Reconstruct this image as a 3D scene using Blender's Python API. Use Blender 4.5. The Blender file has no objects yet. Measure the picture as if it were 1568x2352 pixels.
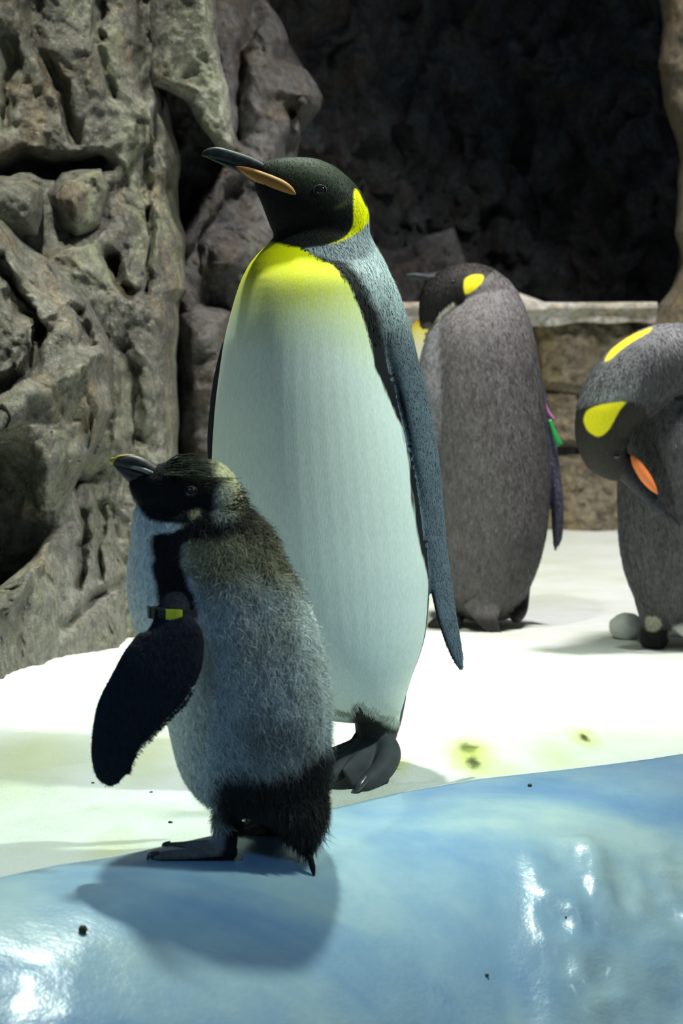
import bpy, math, random
import numpy as np
from mathutils import Vector, Matrix, kdtree

random.seed(4); RNG = np.random.default_rng(7)
S = bpy.context.scene
COL = S.collection

# ------------------------------------------------------------------ camera
F = 4800.0; CX, CY = 784.0, 1176.0; HOR = 857.0
CAMZ = 0.583
TH = math.atan((CY - HOR) / F)
cd = bpy.data.cameras.new('camera'); cam = bpy.data.objects.new('camera', cd); COL.objects.link(cam)
cd.sensor_fit = 'VERTICAL'; cd.sensor_height = 36.0; cd.sensor_width = 24.0
cd.lens = F / 2352.0 * 36.0
cam.location = (0, 0, CAMZ); cam.rotation_euler = (math.pi / 2 - TH, 0, 0)
cd.dof.use_dof = True; cd.dof.focus_distance = 2.98; cd.dof.aperture_fstop = 8.0
cd.clip_start = 0.05
S.camera = cam

# ------------------------------------------------------------------ world, lamps, exposure
w = bpy.data.worlds.new('world'); S.world = w; w.use_nodes = True
bg = w.node_tree.nodes['Background']
bg.inputs[0].default_value = (0.50, 0.75, 0.95, 1); bg.inputs[1].default_value = 0.09

def spot(name, loc, tgt, energy, col, size, deg, blend=0.6):
    l = bpy.data.lights.new(name, 'SPOT'); o = bpy.data.objects.new(name, l); COL.objects.link(o)
    o.location = loc
    o.rotation_euler = (Vector(tgt) - Vector(loc)).to_track_quat('-Z', 'Y').to_euler()
    l.energy = energy; l.color = col; l.shadow_soft_size = size
    l.spot_size = math.radians(deg); l.spot_blend = blend
    return o
spot('key_lamp', (-0.10, 3.78, 3.05), (0.05, 2.45, 0.0), 400, (0.88, 1.0, 0.88), 0.07, 84, 0.6)
spot('blue_fill', (-1.1, 0.2, 2.5), (-0.05, 1.78, -0.05), 70, (0.24, 0.54, 1.0), 0.15, 42, 0.9)  # added fill, tints the ledge shadow and chick flank blue; no known fixture
spot('side_lamp', (1.5, 2.62, 2.4), (-0.06, 2.88, 0.54), 265, (0.82, 1.0, 0.87), 0.09, 36, 0.8)
spot('back_lamp', (0.95, 4.15, 3.2), (0.85, 5.2, 0.1), 560, (1.0, 0.97, 0.96), 0.22, 85, 0.7)
spot('wall_fill', (1.0, 6.0, 3.1), (1.0, 7.2, 0.2), 190, (1.0, 0.95, 0.9), 0.2, 85, 0.8)  # added to brighten the low wall and right pillar; unseen source
spot('rock_lamp', (-0.45, 2.95, 3.2), (-0.8, 4.4, 1.0), 470, (0.98, 1.0, 0.88), 0.08, 58, 0.9)
S.view_settings.view_transform = 'Standard'; S.view_settings.look = 'None'
S.view_settings.exposure = 0.0; S.view_settings.gamma = 1.0; S.view_settings.use_curve_mapping = False

# ------------------------------------------------------------------ math helpers
CT, ST = math.cos(TH), math.sin(TH)
def P(px, py, Y):
    """world point seen at pixel (px,py) at world depth Y (works on arrays)"""
    px = np.asarray(px, float); py = np.asarray(py, float); Y = np.asarray(Y, float)
    a = (px - CX) / F; b = -(py - CY) / F
    dy = CT + b * ST; dz = -ST + b * CT
    t = Y / dy
    return np.stack(np.broadcast_arrays(a * t, Y, CAMZ + dz * t), -1)
def proj(v):
    x, y, z = v[..., 0], v[..., 1], v[..., 2] - CAMZ
    d = y * CT - z * ST; u = y * ST + z * CT
    return CX + F * x / d, CY - F * u / d
def ground_Y(py, z=0.0):
    lo, hi = 0.5, 30.0
    for _ in range(60):
        m = (lo + hi) / 2
        if P(CX, py, m)[2] > z: lo = m
        else: hi = m
    return lo

def _hash(ix, iy, iz, seed):
    h = (ix.astype(np.int64) * 374761393 + iy.astype(np.int64) * 668265263 + iz.astype(np.int64) * 1274126177 + seed * 974711) & 0xffffffff
    h = ((h ^ (h >> 13)) * 1274126177) & 0xffffffff
    h = h ^ (h >> 16)
    return (h & 0xffff) / 65535.0
def vnoise(p, seed=0):
    p = np.asarray(p, float); i = np.floor(p); f = p - i; i = i.astype(np.int64)
    f = f * f * (3 - 2 * f); r = 0
    for dx in (0, 1):
        wx = f[..., 0] if dx else 1 - f[..., 0]
        for dy in (0, 1):
            wy = f[..., 1] if dy else 1 - f[..., 1]
            for dz in (0, 1):
                wz = f[..., 2] if dz else 1 - f[..., 2]
                r = r + wx * wy * wz * _hash(i[..., 0] + dx, i[..., 1] + dy, i[..., 2] + dz, seed)
    return r * 2 - 1
def fbm(p, oct=4, seed=0, ridged=False):
    a, s, r = 1.0, 0.0, 0.0
    p = np.asarray(p, float)
    for k in range(oct):
        n = vnoise(p * (2.03 ** k) + 17.3 * k, seed + k)
        if ridged: n = 1 - 2 * np.abs(n)
        r = r + a * n; s += a; a *= 0.5
    return r / s
def facet(q, seed=0, k=0.55, g=0.9):
    """upper envelope of tilted scoops, one per jittered cell: sharp ridges between hollows"""
    q = np.asarray(q, float); i = np.floor(q).astype(np.int64); best = np.full(q.shape[:-1], -1e9)
    for dx in (-1, 0, 1):
        for dy in (-1, 0, 1):
            for dz in (-1, 0, 1):
                a, b, c = i[..., 0] + dx, i[..., 1] + dy, i[..., 2] + dz
                h = [_hash(a, b, c, seed + m) for m in range(7)]
                ex = q[..., 0] - a - h[0]; ey = q[..., 1] - b - h[1]; ez = q[..., 2] - c - h[2]
                v = (h[3] - 0.5) * 0.8 + g * ((h[4] - 0.5) * ex + (h[6] - 0.5) * ez) - k * (ex * ex + ey * ey + ez * ez)
                best = np.maximum(best, v)
    return best
def sstep(a, b, x):
    t = np.clip((x - a) / (b - a), 0, 1); return t * t * (3 - 2 * t)
def poly_sd(poly, px, py):
    """signed distance (negative inside) and nearest boundary point"""
    q = np.asarray(poly, float); n = len(q)
    best = np.full(px.shape, 1e18); bx = np.zeros(px.shape); by = np.zeros(px.shape)
    ins = np.zeros(px.shape, bool)
    for i in range(n):
        x0, y0 = q[i]; x1, y1 = q[(i + 1) % n]
        ex, ey = x1 - x0, y1 - y0; L = ex * ex + ey * ey + 1e-12
        t = np.clip(((px - x0) * ex + (py - y0) * ey) / L, 0, 1)
        cx, cy = x0 + t * ex, y0 + t * ey
        d = (px - cx) ** 2 + (py - cy) ** 2
        m = d < best
        best = np.where(m, d, best); bx = np.where(m, cx, bx); by = np.where(m, cy, by)
        c = ((y0 > py) != (y1 > py))
        xi = x0 + (py - y0) / (ey if abs(ey) > 1e-9 else 1e-9) * ex
        ins ^= c & (px < xi)
    d = np.sqrt(best)
    return np.where(ins, -d, d), bx, by
def line_d(pl, px, py):
    q = np.asarray(pl, float); best = np.full(px.shape, 1e18)
    for i in range(len(q) - 1):
        x0, y0 = q[i]; ex, ey = q[i + 1] - q[i]; L = ex * ex + ey * ey + 1e-12
        t = np.clip(((px - x0) * ex + (py - y0) * ey) / L, 0, 1)
        best = np.minimum(best, (px - x0 - t * ex) ** 2 + (py - y0 - t * ey) ** 2)
    return np.sqrt(best)
def mono(t, v, q):
    """monotone cubic interpolation of the columns of v"""
    t = np.asarray(t, float); v = np.asarray(v, float); q = np.asarray(q, float)
    if v.ndim == 1: v = v[:, None]
    h = np.diff(t); d = np.diff(v, axis=0) / h[:, None]
    m = np.zeros_like(v); m[0], m[-1] = d[0], d[-1]
    for i in range(1, len(t) - 1):
        a, b = d[i - 1], d[i]; w1, w2 = 2 * h[i] + h[i - 1], h[i] + 2 * h[i - 1]
        with np.errstate(divide='ignore', invalid='ignore'):
            hm = (w1 + w2) / (w1 / a + w2 / b)
        m[i] = np.where(a * b > 0, hm, 0)
    k = np.clip(np.searchsorted(t, q) - 1, 0, len(t) - 2)
    s = ((q - t[k]) / h[k])[:, None]; hh = h[k][:, None]
    return (v[k] * (2 * s**3 - 3 * s**2 + 1) + m[k] * hh * (s**3 - 2 * s**2 + s)
            + v[k + 1] * (-2 * s**3 + 3 * s**2) + m[k + 1] * hh * (s**3 - s**2))

# ------------------------------------------------------------------ mesh helpers
def mesh_from(name, V, Fc, smooth=True):
    me = bpy.data.meshes.new(name)
    me.from_pydata(np.asarray(V, float).tolist(), [], Fc if isinstance(Fc, list) else np.asarray(Fc).tolist())
    if smooth: me.polygons.foreach_set('use_smooth', np.ones(len(me.polygons), bool))
    me.update()
    return me
def link(name, me, mat=None, parent=None):
    o = bpy.data.objects.new(name, me); COL.objects.link(o)
    if mat: me.materials.append(mat)
    if parent is not None:
        o.parent = parent
        o.matrix_parent_inverse = Matrix.Translation(parent.location).inverted() if parent.parent is None else Matrix.Identity(4)
    return o
def thing(name, loc, label, cat, group=None):
    o = bpy.data.objects.new(name, None); COL.objects.link(o); o.location = loc
    o.empty_display_size = 0.05
    o['label'] = label; o['category'] = cat
    if group: o['group'] = group
    return o
def tag(o, label=None, cat=None, kind=None, group=None):
    if label: o['label'] = label
    if cat: o['category'] = cat
    if kind: o['kind'] = kind
    if group: o['group'] = group
    return o
def set_col(me, c):
    a = me.color_attributes.new('Col', 'FLOAT_COLOR', 'POINT')
    c4 = np.ones((len(c), 4), np.float32); c4[:, :3] = c
    a.data.foreach_set('color', c4.ravel())
def grid_faces(nu, nv):
    i = np.arange(nu - 1)[:, None] * nv + np.arange(nv - 1)[None, :]
    i = i.ravel()
    return np.stack([i, i + 1, i + nv + 1, i + nv], -1)

def tube(path, n=40, seg=36, fixed=None, e=2.0, Y0=0.0):
    """closed tube. rows: px, py, dY, half-width in px, half-depth in m, rotation about the path in degrees
    fixed: 'x' keeps the width axis horizontal, 'z' vertical; otherwise it is normal to the path in the picture plane"""
    a = np.array([list(r) + [0] * (6 - len(r)) for r in path], float)
    ch = np.concatenate([[0], np.cumsum(np.hypot(*(np.diff(a[:, :2], axis=0).T)) + 1e-6)])
    q = np.linspace(0, ch[-1], n)
    b = mono(ch, a, q)
    c = P(b[:, 0], b[:, 1], Y0 + b[:, 2])
    sc = (Y0 + b[:, 2]) / F
    t = np.gradient(c, axis=0); t /= np.linalg.norm(t, axis=1)[:, None] + 1e-12
    if fixed == 'x': N = np.tile([1.0, 0, 0], (n, 1))
    elif fixed == 'z': N = np.tile([0, 0, 1.0], (n, 1))
    else:
        N = np.stack([t[:, 2], 0 * t[:, 0], -t[:, 0]], -1); N /= np.linalg.norm(N, axis=1)[:, None] + 1e-12
    B = np.tile([0, -1.0, 0], (n, 1))
    if fixed is None:
        B = np.cross(t, N); B /= np.linalg.norm(B, axis=1)[:, None] + 1e-12
        B *= np.where(B[:, 1:2] > 0, -1, 1)
    r = np.radians(b[:, 5])[:, None]
    N2 = N * np.cos(r) - B * np.sin(r); B2 = N * np.sin(r) + B * np.cos(r)
    th = np.linspace(0, 2 * np.pi, seg, endpoint=False)
    cs, sn = np.cos(th), np.sin(th)
    cs = np.sign(cs) * np.abs(cs) ** (2 / e); sn = np.sign(sn) * np.abs(sn) ** (2 / e)
    hw = (b[:, 3] * sc)[:, None, None]; hd = b[:, 4][:, None, None]
    V = c[:, None, :] + N2[:, None, :] * hw * cs[None, :, None] + B2[:, None, :] * hd * sn[None, :, None]
    V = V.reshape(-1, 3)
    Fc = []
    for i in range(n - 1):
        for j in range(seg):
            k = (j + 1) % seg
            Fc.append((i * seg + j, i * seg + k, (i + 1) * seg + k, (i + 1) * seg + j))
    V = np.vstack([V, c[0], c[-1]]); A = n * seg
    for j in range(seg):
        k = (j + 1) % seg
        Fc.append((A, k, j)); Fc.append((A + 1, (n - 1) * seg + j, (n - 1) * seg + k))
    return V, Fc
def strip(rows, Y0, n=40, seg=36, e=2.0):
    """tube across the picture from columns: px, top py, bottom py, half-depth, dY"""
    return tube([(r[0], (r[1] + r[2]) / 2, r[4] if len(r) > 4 else 0, (r[2] - r[1]) / 2, r[3]) for r in rows], n, seg, 'z', e, Y0)
def rows(rs, Y0, n=60, seg=48, e=2.1):
    """upright tube from lines: py, left px, right px, half-depth, dY"""
    return tube([((r[1] + r[2]) / 2, r[0], r[4] if len(r) > 4 else 0, (r[2] - r[1]) / 2, r[3]) for r in rs], n, seg, 'x', e, Y0)

def remesh(parts, voxel, smooth=6, soft=None):
    """one continuous skin around overlapping closed tubes; returns V, F(quads/polys), vertex part id"""
    V, Fc, ids, off = [], [], [], 0
    for k, (v, f) in enumerate(parts):
        V.append(v); Fc += [tuple(i + off for i in q) for q in f]; off += len(v); ids += [k] * len(v)
    V = np.vstack(V)
    me = mesh_from('tmp', V, Fc)
    import bmesh
    bm = bmesh.new(); bm.from_mesh(me); bmesh.ops.recalc_face_normals(bm, faces=bm.faces); bm.to_mesh(me); bm.free()
    o = bpy.data.objects.new('tmp', me); COL.objects.link(o)
    m = o.modifiers.new('r', 'REMESH'); m.mode = 'VOXEL'; m.voxel_size = voxel; m.adaptivity = 0
    dg = bpy.context.evaluated_depsgraph_get(); dg.update()
    me2 = bpy.data.meshes.new_from_object(o.evaluated_get(dg))
    bpy.data.objects.remove(o); bpy.data.meshes.remove(me)
    nv = len(me2.vertices); W = np.empty(nv * 3); me2.vertices.foreach_get('co', W); W = W.reshape(-1, 3)
    ne = len(me2.edges); E = np.empty(ne * 2, np.int32); me2.edges.foreach_get('vertices', E); E = E.reshape(-1, 2)
    deg = np.bincount(E.ravel(), minlength=nv)[:, None] + 1e-9
    for it in range(smooth):
        lam = 0.6 if it % 2 == 0 or smooth < 4 else 0.3
        acc = np.stack([np.bincount(E[:, 0], W[E[:, 1], k], nv) + np.bincount(E[:, 1], W[E[:, 0], k], nv) for k in range(3)], -1)
        W = W + lam * (acc / deg - W)
    if soft is not None:
        wt = np.clip(soft(*proj(W)), 0, 1)[:, None]
        for it in range(70):
            acc = np.stack([np.bincount(E[:, 0], W[E[:, 1], k], nv) + np.bincount(E[:, 1], W[E[:, 0], k], nv) for k in range(3)], -1)
            W = W + 0.6 * wt * (acc / deg - W)
    me2.vertices.foreach_set('co', W.ravel()); me2.update()
    me2.polygons.foreach_set('use_smooth', np.ones(len(me2.polygons), bool))
    Nn = np.empty(nv * 3); me2.vertices.foreach_get('normal', Nn); Nn = Nn.reshape(-1, 3)
    kd = kdtree.KDTree(len(V))
    for i, v in enumerate(V): kd.insert(v, i)
    kd.balance()
    ids = np.array(ids)
    part = np.array([ids[kd.find(v)[1]] for v in W])
    return me2, W, Nn, part

def strands(name, parent, mat, W, N, C, prob, n, length, width, flow, lift=0.2, curl=0.15, jitter=0.2, cjit=0.15, droop=0.0, seed=1, nrm=0.25):
    rng = np.random.default_rng(seed)
    p = prob / prob.sum(); i = rng.choice(len(W), n, p=p)
    v = W[i] + rng.normal(0, 0.0008, (n, 3)); nn = N[i]
    fl = flow[i] + rng.normal(0, jitter, (n, 3))
    d = fl - nn * (fl * nn).sum(1)[:, None]; d /= np.linalg.norm(d, axis=1)[:, None] + 1e-9
    L = (length[i] * rng.uniform(0.6, 1.25, n))[:, None]
    lf = (lift[i] if isinstance(lift, np.ndarray) else np.full(n, lift))[:, None] * rng.uniform(0.5, 1.5, (n, 1))
    d1 = d + nn * lf; d1 /= np.linalg.norm(d1, axis=1)[:, None]
    d2 = d + nn * lf * (1 - curl * 4) + rng.normal(0, curl, (n, 3)) + np.array([0, 0, -droop]); d2 /= np.linalg.norm(d2, axis=1)[:, None] + 1e-9
    side = np.cross(d1, nn); side /= np.linalg.norm(side, axis=1)[:, None] + 1e-9
    wd = (width[i] if isinstance(width, np.ndarray) else np.full(n, width))[:, None] * rng.uniform(0.6, 1.3, (n, 1)) / 2
    p0 = v - nn * 0.0004; p1 = p0 + d1 * L * 0.55; p2 = p1 + d2 * L * 0.45
    V = np.stack([p0 - side * wd, p0 + side * wd, p1 + side * wd * 0.85, p1 - side * wd * 0.85, p2], 1).reshape(-1, 3)
    b = np.arange(n)[:, None] * 5
    Fc = (b + np.array([[0, 1, 2, 3]])).tolist() + (b + np.array([[3, 2, 4]])).tolist()
    me = mesh_from(name, V, Fc)
    c = C[i] * rng.uniform(1 - cjit, 1 + cjit, (n, 1))
    set_col(me, np.repeat(c, 5, 0))
    sn = nn + rng.normal(0, nrm, (n, 3)); sn /= np.linalg.norm(sn, axis=1)[:, None]
    me.normals_split_custom_set_from_vertices(np.repeat(sn, 5, 0).tolist())
    o = link(name, me, mat, parent); o['kind'] = 'stuff'
    return o

# ------------------------------------------------------------------ materials
def mat_new(name):
    m = bpy.data.materials.new(name); m.use_nodes = True
    nt = m.node_tree; b = nt.nodes['Principled BSDF']
    return m, nt, b
def nd(nt, t, **kw):
    n = nt.nodes.new(t)
    for k, v in kw.items():
        if k in n.inputs: n.inputs[k].default_value = v
        else: setattr(n, k, v)
    return n
def mapped(nt, scale, src='Object'):
    tc = nd(nt, 'ShaderNodeTexCoord'); mp = nd(nt, 'ShaderNodeMapping'); mp.inputs['Scale'].default_value = scale
    nt.links.new(tc.outputs[src], mp.inputs[0]); return mp.outputs[0]
def noise(nt, vec, scale, detail=4, rough=0.55, dist=0.0):
    n = nd(nt, 'ShaderNodeTexNoise'); n.inputs['Scale'].default_value = scale; n.inputs['Detail'].default_value = detail
    n.inputs['Roughness'].default_value = rough; n.inputs['Distortion'].default_value = dist
    nt.links.new(vec, n.inputs['Vector']); return n.outputs['Fac']
def ramp(nt, fac, stops):
    r = nd(nt, 'ShaderNodeValToRGB'); el = r.color_ramp.elements
    while len(el) < len(stops): el.new(0.5)
    for e, (p, c) in zip(el, stops):
        e.position = p; e.color = (*c, 1) if len(c) == 3 else c
    nt.links.new(fac, r.inputs[0]); return r.outputs[0]
def mix(nt, a, b, fac, mode='MIX'):
    m = nd(nt, 'ShaderNodeMix', data_type='RGBA', blend_type=mode)
    for s, v in ((m.inputs[6], a), (m.inputs[7], b), (m.inputs[0], fac)):
        if isinstance(v, (int, float)): s.default_value = v
        elif isinstance(v, tuple): s.default_value = (*v, 1)
        else: nt.links.new(v, s)
    return m.outputs[2]
def bump(nt, b, h, strength, dist, prev=None):
    n = nd(nt, 'ShaderNodeBump'); n.inputs['Strength'].default_value = strength; n.inputs['Distance'].default_value = dist
    nt.links.new(h, n.inputs['Height'])
    if prev is not None: nt.links.new(prev, n.inputs['Normal'])
    if b: nt.links.new(n.outputs[0], b.inputs['Normal'])
    return n.outputs[0]

def plumage(name, rough=0.7, streak=0.25, sc=(260, 260, 60), bmp=0.25, spec=0.3, dist=0.002):
    m, nt, b = mat_new(name)
    a = nd(nt, 'ShaderNodeAttribute', attribute_name='Col')
    n = noise(nt, mapped(nt, sc), 1.0, 3, 0.6)
    g = ramp(nt, n, [(0.25, (1 - streak,) * 3), (0.75, (1 + streak,) * 3)])
    nt.links.new(mix(nt, a.outputs[0], g, 1.0, 'MULTIPLY'), b.inputs['Base Color'])
    b.inputs['Roughness'].default_value = rough; b.inputs['Specular IOR Level'].default_value = spec
    bump(nt, b, n, bmp, dist)
    return m
M_FEATHER = plumage('plumage_sleek', 0.6, 0.10, (420, 420, 110), 0.22, 0.14, 0.0012)
M_GREY = plumage('plumage_grey', 0.6, 0.35, (240, 240, 80), 0.55, 0.18, 0.004)
M_DOWN = plumage('plumage_down', 0.85, 0.25, (220, 220, 90), 0.5, 0.15, 0.003)
def plain(name, col, rough=0.5, spec=0.5, nscale=300, amt=0.2, bmp=0.1, coat=0.0):
    m, nt, b = mat_new(name)
    n = noise(nt, mapped(nt, (1, 1, 1)), nscale, 3)
    lo = tuple(c * (1 - amt) for c in col); hi = tuple(min(1, c * (1 + amt)) for c in col)
    nt.links.new(ramp(nt, n, [(0.3, lo), (0.7, hi)]), b.inputs['Base Color'])
    b.inputs['Roughness'].default_value = rough; b.inputs['Specular IOR Level'].default_value = spec
    b.inputs['Coat Weight'].default_value = coat; b.inputs['Coat Roughness'].default_value = 0.15
    if bmp: bump(nt, b, n, bmp, 0.001)
    return m
M_BEAK = plain('beak_slate', (0.018, 0.021, 0.026), 0.45, 0.25, 120, 0.5, 0.3)
M_PLATE = plain('beak_plate_orange', (0.38, 0.18, 0.055), 0.55, 0.2, 400, 0.08, 0.05)
M_PLATE2 = plain('beak_plate_coral', (0.8, 0.22, 0.06), 0.45, 0.4, 400, 0.08, 0.05)
M_EYE = plain('eye_dark', (0.012, 0.009, 0.008), 0.08, 0.6, 50, 0.1, 0)
M_EYERING = plain('eye_ring', (0.03, 0.032, 0.032), 0.5, 0.4, 500, 0.2, 0.1)
M_CLAW = plain('claw_dark', (0.05, 0.055, 0.065), 0.25, 0.6, 200, 0.3, 0.1)
M_CBEAK = plain('chick_beak_brown', (0.05, 0.04, 0.034), 0.45, 0.3, 150, 0.5, 0.2)
M_CTOM = plain('chick_beak_edge', (0.2, 0.19, 0.17), 0.35, 0.5, 200, 0.3, 0.1)
M_TIP = plain('beak_tip_yellow', (0.5, 0.36, 0.04), 0.4, 0.5, 300, 0.1, 0.05)
M_BANDK = plain('band_black', (0.012, 0.012, 0.014), 0.4, 0.5, 200, 0.2, 0.05)
M_BANDY = plain('band_yellow', (0.75, 0.72, 0.03), 0.4, 0.5, 200, 0.05, 0.02)
M_TAGG = plain('tag_green', (0.02, 0.32, 0.08), 0.4, 0.5, 200, 0.1, 0.02)
M_TAGP = plain('tag_pink', (0.45, 0.14, 0.34), 0.4, 0.5, 200, 0.1, 0.02)
M_DUNG = plain('dropping_green', (0.06, 0.07, 0.015), 0.7, 0.3, 400, 0.5, 0.5)

def rock_mat(name, dark, mid, light, green, gamt=0.5, grit_glint=0.5, wet=0.5, scale=1.0, bs=0.8):
    m, nt, b = mat_new(name)
    v = mapped(nt, (scale, scale, scale))
    vs = mapped(nt, (3.2 * scale, 3.2 * scale, 1.0 * scale))
    n1 = noise(nt, v, 3.0, 9, 0.66, 0.5); n2 = noise(nt, v, 46, 7, 0.75); n3 = noise(nt, vs, 1.5, 8, 0.7, 0.8); n4 = noise(nt, v, 150, 5, 0.75); n5 = noise(nt, v, 7, 8, 0.7, 0.6)
    c = ramp(nt, n1, [(0.32, dark), (0.5, mid), (0.68, light)])
    br = tuple(x * k for x, k in zip(mid, (1.25, 0.98, 0.7)))
    c = mix(nt, c, br, ramp(nt, n5, [(0.5, (0, 0, 0)), (0.62, (0.7,) * 3)]))
    c = mix(nt, c, green, ramp(nt, n3, [(0.50, (0, 0, 0)), (0.62, (gamt,) * 3)]))
    c = mix(nt, c, ramp(nt, n2, [(0.30, (0.22, 0.22, 0.22)), (0.48, (0.9, 0.9, 0.9)), (0.68, (1.7, 1.68, 1.6))]), 0.9, 'MULTIPLY')
    pm = ramp(nt, n4, [(0.57, (0, 0, 0)), (0.66, (grit_glint,) * 3)])  # pale grit, with wet glints painted into the base colour
    c = mix(nt, c, tuple(min(1, x * 1.8 + 0.03) for x in light), pm)
    nt.links.new(c, b.inputs['Base Color'])
    nt.links.new(ramp(nt, noise(nt, v, 6, 5), [(0.35, (0.72 - 0.4 * wet,) * 3), (0.65, (0.85,) * 3)]), b.inputs['Roughness'])
    b.inputs['Specular IOR Level'].default_value = 0.5
    h1 = bump(nt, None, n2, bs, 0.04)
    bump(nt, b, n4, bs, 0.014, h1)
    return m
M_ROCK = rock_mat('rock_grey_brown', (0.08, 0.077, 0.066), (0.20, 0.193, 0.16), (0.34, 0.335, 0.295), (0.33, 0.37, 0.22), 0.65, 0.7, 1.1)
M_ROCKFAR = rock_mat('rock_grey', (0.045, 0.043, 0.040), (0.11, 0.105, 0.098), (0.19, 0.185, 0.178), (0.10, 0.105, 0.075), 0.4, 0.2, 0.2)
M_CAVE = rock_mat('rock_cave_dark', (0.07, 0.066, 0.07), (0.17, 0.16, 0.163), (0.33, 0.345, 0.36), (0.22, 0.28, 0.29), 0.5, 0.1, 0.0)
M_WARM = rock_mat('rock_warm_brown', (0.13, 0.105, 0.07), (0.30, 0.26, 0.18), (0.5, 0.45, 0.34), (0.24, 0.2, 0.07), 0.7, 0.5, 0.1, 0.8)
M_LEDGE = rock_mat('ledge_pale', (0.45, 0.44, 0.40), (0.60, 0.59, 0.54), (0.75, 0.74, 0.70), (0.22, 0.2, 0.1), 0.5, 0.1, 0.1, 1.0, 0.3)

# ------------------------------------------------------------------ ground: ice ledge and snow
RZ = 0.03
ridge_px = [(-300, 2085), (0, 2018), (130, 1990), (250, 1973), (380, 1946), (500, 1920), (640, 1888), (760, 1862), (850, 1840), (940, 1819),
            (1100, 1792), (1200, 1781), (1300, 1770), (1400, 1758), (1500, 1745), (1568, 1734), (1900, 1690)]
rp = np.array([P(a, b, ground_Y(b, RZ)) for a, b in ridge_px])
def ridge(x):
    x = np.asarray(x, float)
    k = np.interp(x, rp[:, 0], rp[:, 1])
    lo = rp[0, 1] + (x - rp[0, 0]) * 0.55; hi = rp[-1, 1] + (x - rp[-1, 0]) * 0.35
    return np.where(x < rp[0, 0], lo, np.where(x > rp[-1, 0], hi, k))
def ice_z(x, y):
    s = ridge(x) - y
    sp = np.maximum(s, 0); sn = np.maximum(-s, 0)
    z = RZ - 0.03 * sp - 0.56 * sp ** 2 + 0.10 * np.maximum(sp - 0.75, 0) ** 2 - np.where(sn < 0.05, 5 * sn ** 2, 0.0125 + 0.5 * (sn - 0.05))
    p = np.stack([x, y, 0 * x], -1)
    k = sstep(0.0, 0.2, sp)
    z = z + k * (0.010 * fbm(p * 3.1, 3, 11) + 0.0025 * fbm(p * 13, 3, 12))
    # lumps and dents of the right-hand part
    px, py = proj(np.stack([x, y, z], -1))
    r = sstep(1150, 1320, px) * sstep(1880, 1990, py)
    z = z + k * r * (0.018 * fbm(p * np.array([11, 7, 1]), 3, 15, True))
    l = sstep(620, 300, px) * sstep(2110, 2200, py)
    z = z + k * l * 0.006 * fbm(p * np.array([9, 12, 1]), 3, 19)
    return z
xs = np.linspace(-1.6, 1.6, 420); us = np.concatenate([np.linspace(-0.16, 0.0, 16)[:-1], np.linspace(0, 1.25, 230)])
X, U = np.meshgrid(xs, us, indexing='ij')
Yg = ridge(X) - U
Z = ice_z(X, Yg)
me = mesh_from('ice_ledge', np.stack([X, Yg, Z], -1).reshape(-1, 3), grid_faces(*X.shape)[:, ::-1])
m, nt, b = mat_new('ice_blue_gloss')
v = mapped(nt, (1, 1, 1))
n1 = noise(nt, mapped(nt, (1, 1.7, 1)), 2.6, 4, 0.5, 0.6); n2 = noise(nt, v, 16, 5, 0.6); n3 = noise(nt, v, 120, 3, 0.6)
c = ramp(nt, n1, [(0.34, (0.23, 0.41, 0.66)), (0.5, (0.34, 0.53, 0.68)), (0.66, (0.50, 0.67, 0.70))])
c = mix(nt, c, ramp(nt, n2, [(0.35, (0.88, 0.92, 0.96)), (0.65, (1.08, 1.05, 1.0))]), 1.0, 'MULTIPLY')
c = mix(nt, c, (0.75, 0.82, 0.82), ramp(nt, n3, [(0.72, (0, 0, 0)), (0.8, (0.6,) * 3)]))
nt.links.new(c, b.inputs['Base Color'])
b.inputs['Roughness'].default_value = 0.30; b.inputs['Specular IOR Level'].default_value = 0.5
b.inputs['Coat Weight'].default_value = 0.8; b.inputs['Coat Roughness'].default_value = 0.15
h = mix(nt, n2, n3, 0.3); bump(nt, b, h, 0.35, 0.006)
o = link('ice_ledge', me, m)
tag(o, 'glossy pale blue ice ledge curving down in the foreground', 'ice ledge', 'structure')

def snow_z(x, y):
    p = np.stack([x, y, 0 * x], -1)
    s = ridge(x) - y
    z = 0.016 * fbm(p * 1.7, 3, 21) + 0.006 * fbm(p * 7, 3, 22) + 0.002 * fbm(p * 40, 2, 23)
    z = z + 0.05 * sstep(6.2, 7.1, y)
    bank = sstep(-0.38, -0.62, x + 0.1 * (4.4 - y)) * sstep(3.3, 3.9, y)
    z = z + bank * (0.035 + 0.012 * fbm(p * 14, 3, 24))
    z = z * sstep(0.0, -0.25, s) - 0.35 * sstep(0.02, 0.5, s) - 0.004 * sstep(-0.1, 0.02, s)
    return z
xs = np.linspace(-2.6, 3.2, 520); ys = np.concatenate([np.linspace(1.6, 5.2, 420), np.linspace(5.2, 9.5, 120)[1:]])
X, Yg = np.meshgrid(xs, ys, indexing='ij'); Z = snow_z(X, Yg)
me = mesh_from('floor', np.stack([X, Yg, Z], -1).reshape(-1, 3), grid_faces(*X.shape))
m, nt, b = mat_new('snow')
v = mapped(nt, (1, 1, 1))
n1 = noise(nt, v, 2.3, 5, 0.6); n2 = noise(nt, v, 60, 4, 0.6); n3 = noise(nt, v, 420, 2, 0.6)
c = ramp(nt, n1, [(0.35, (0.60, 0.65, 0.54)), (0.5, (0.68, 0.72, 0.65)), (0.65, (0.74, 0.77, 0.76))])
c = mix(nt, c, (0.50, 0.52, 0.30), ramp(nt, noise(nt, v, 5.5, 6, 0.7), [(0.60, (0, 0, 0)), (0.75, (0.35,) * 3)]))
tc = nd(nt, 'ShaderNodeTexCoord')
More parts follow.
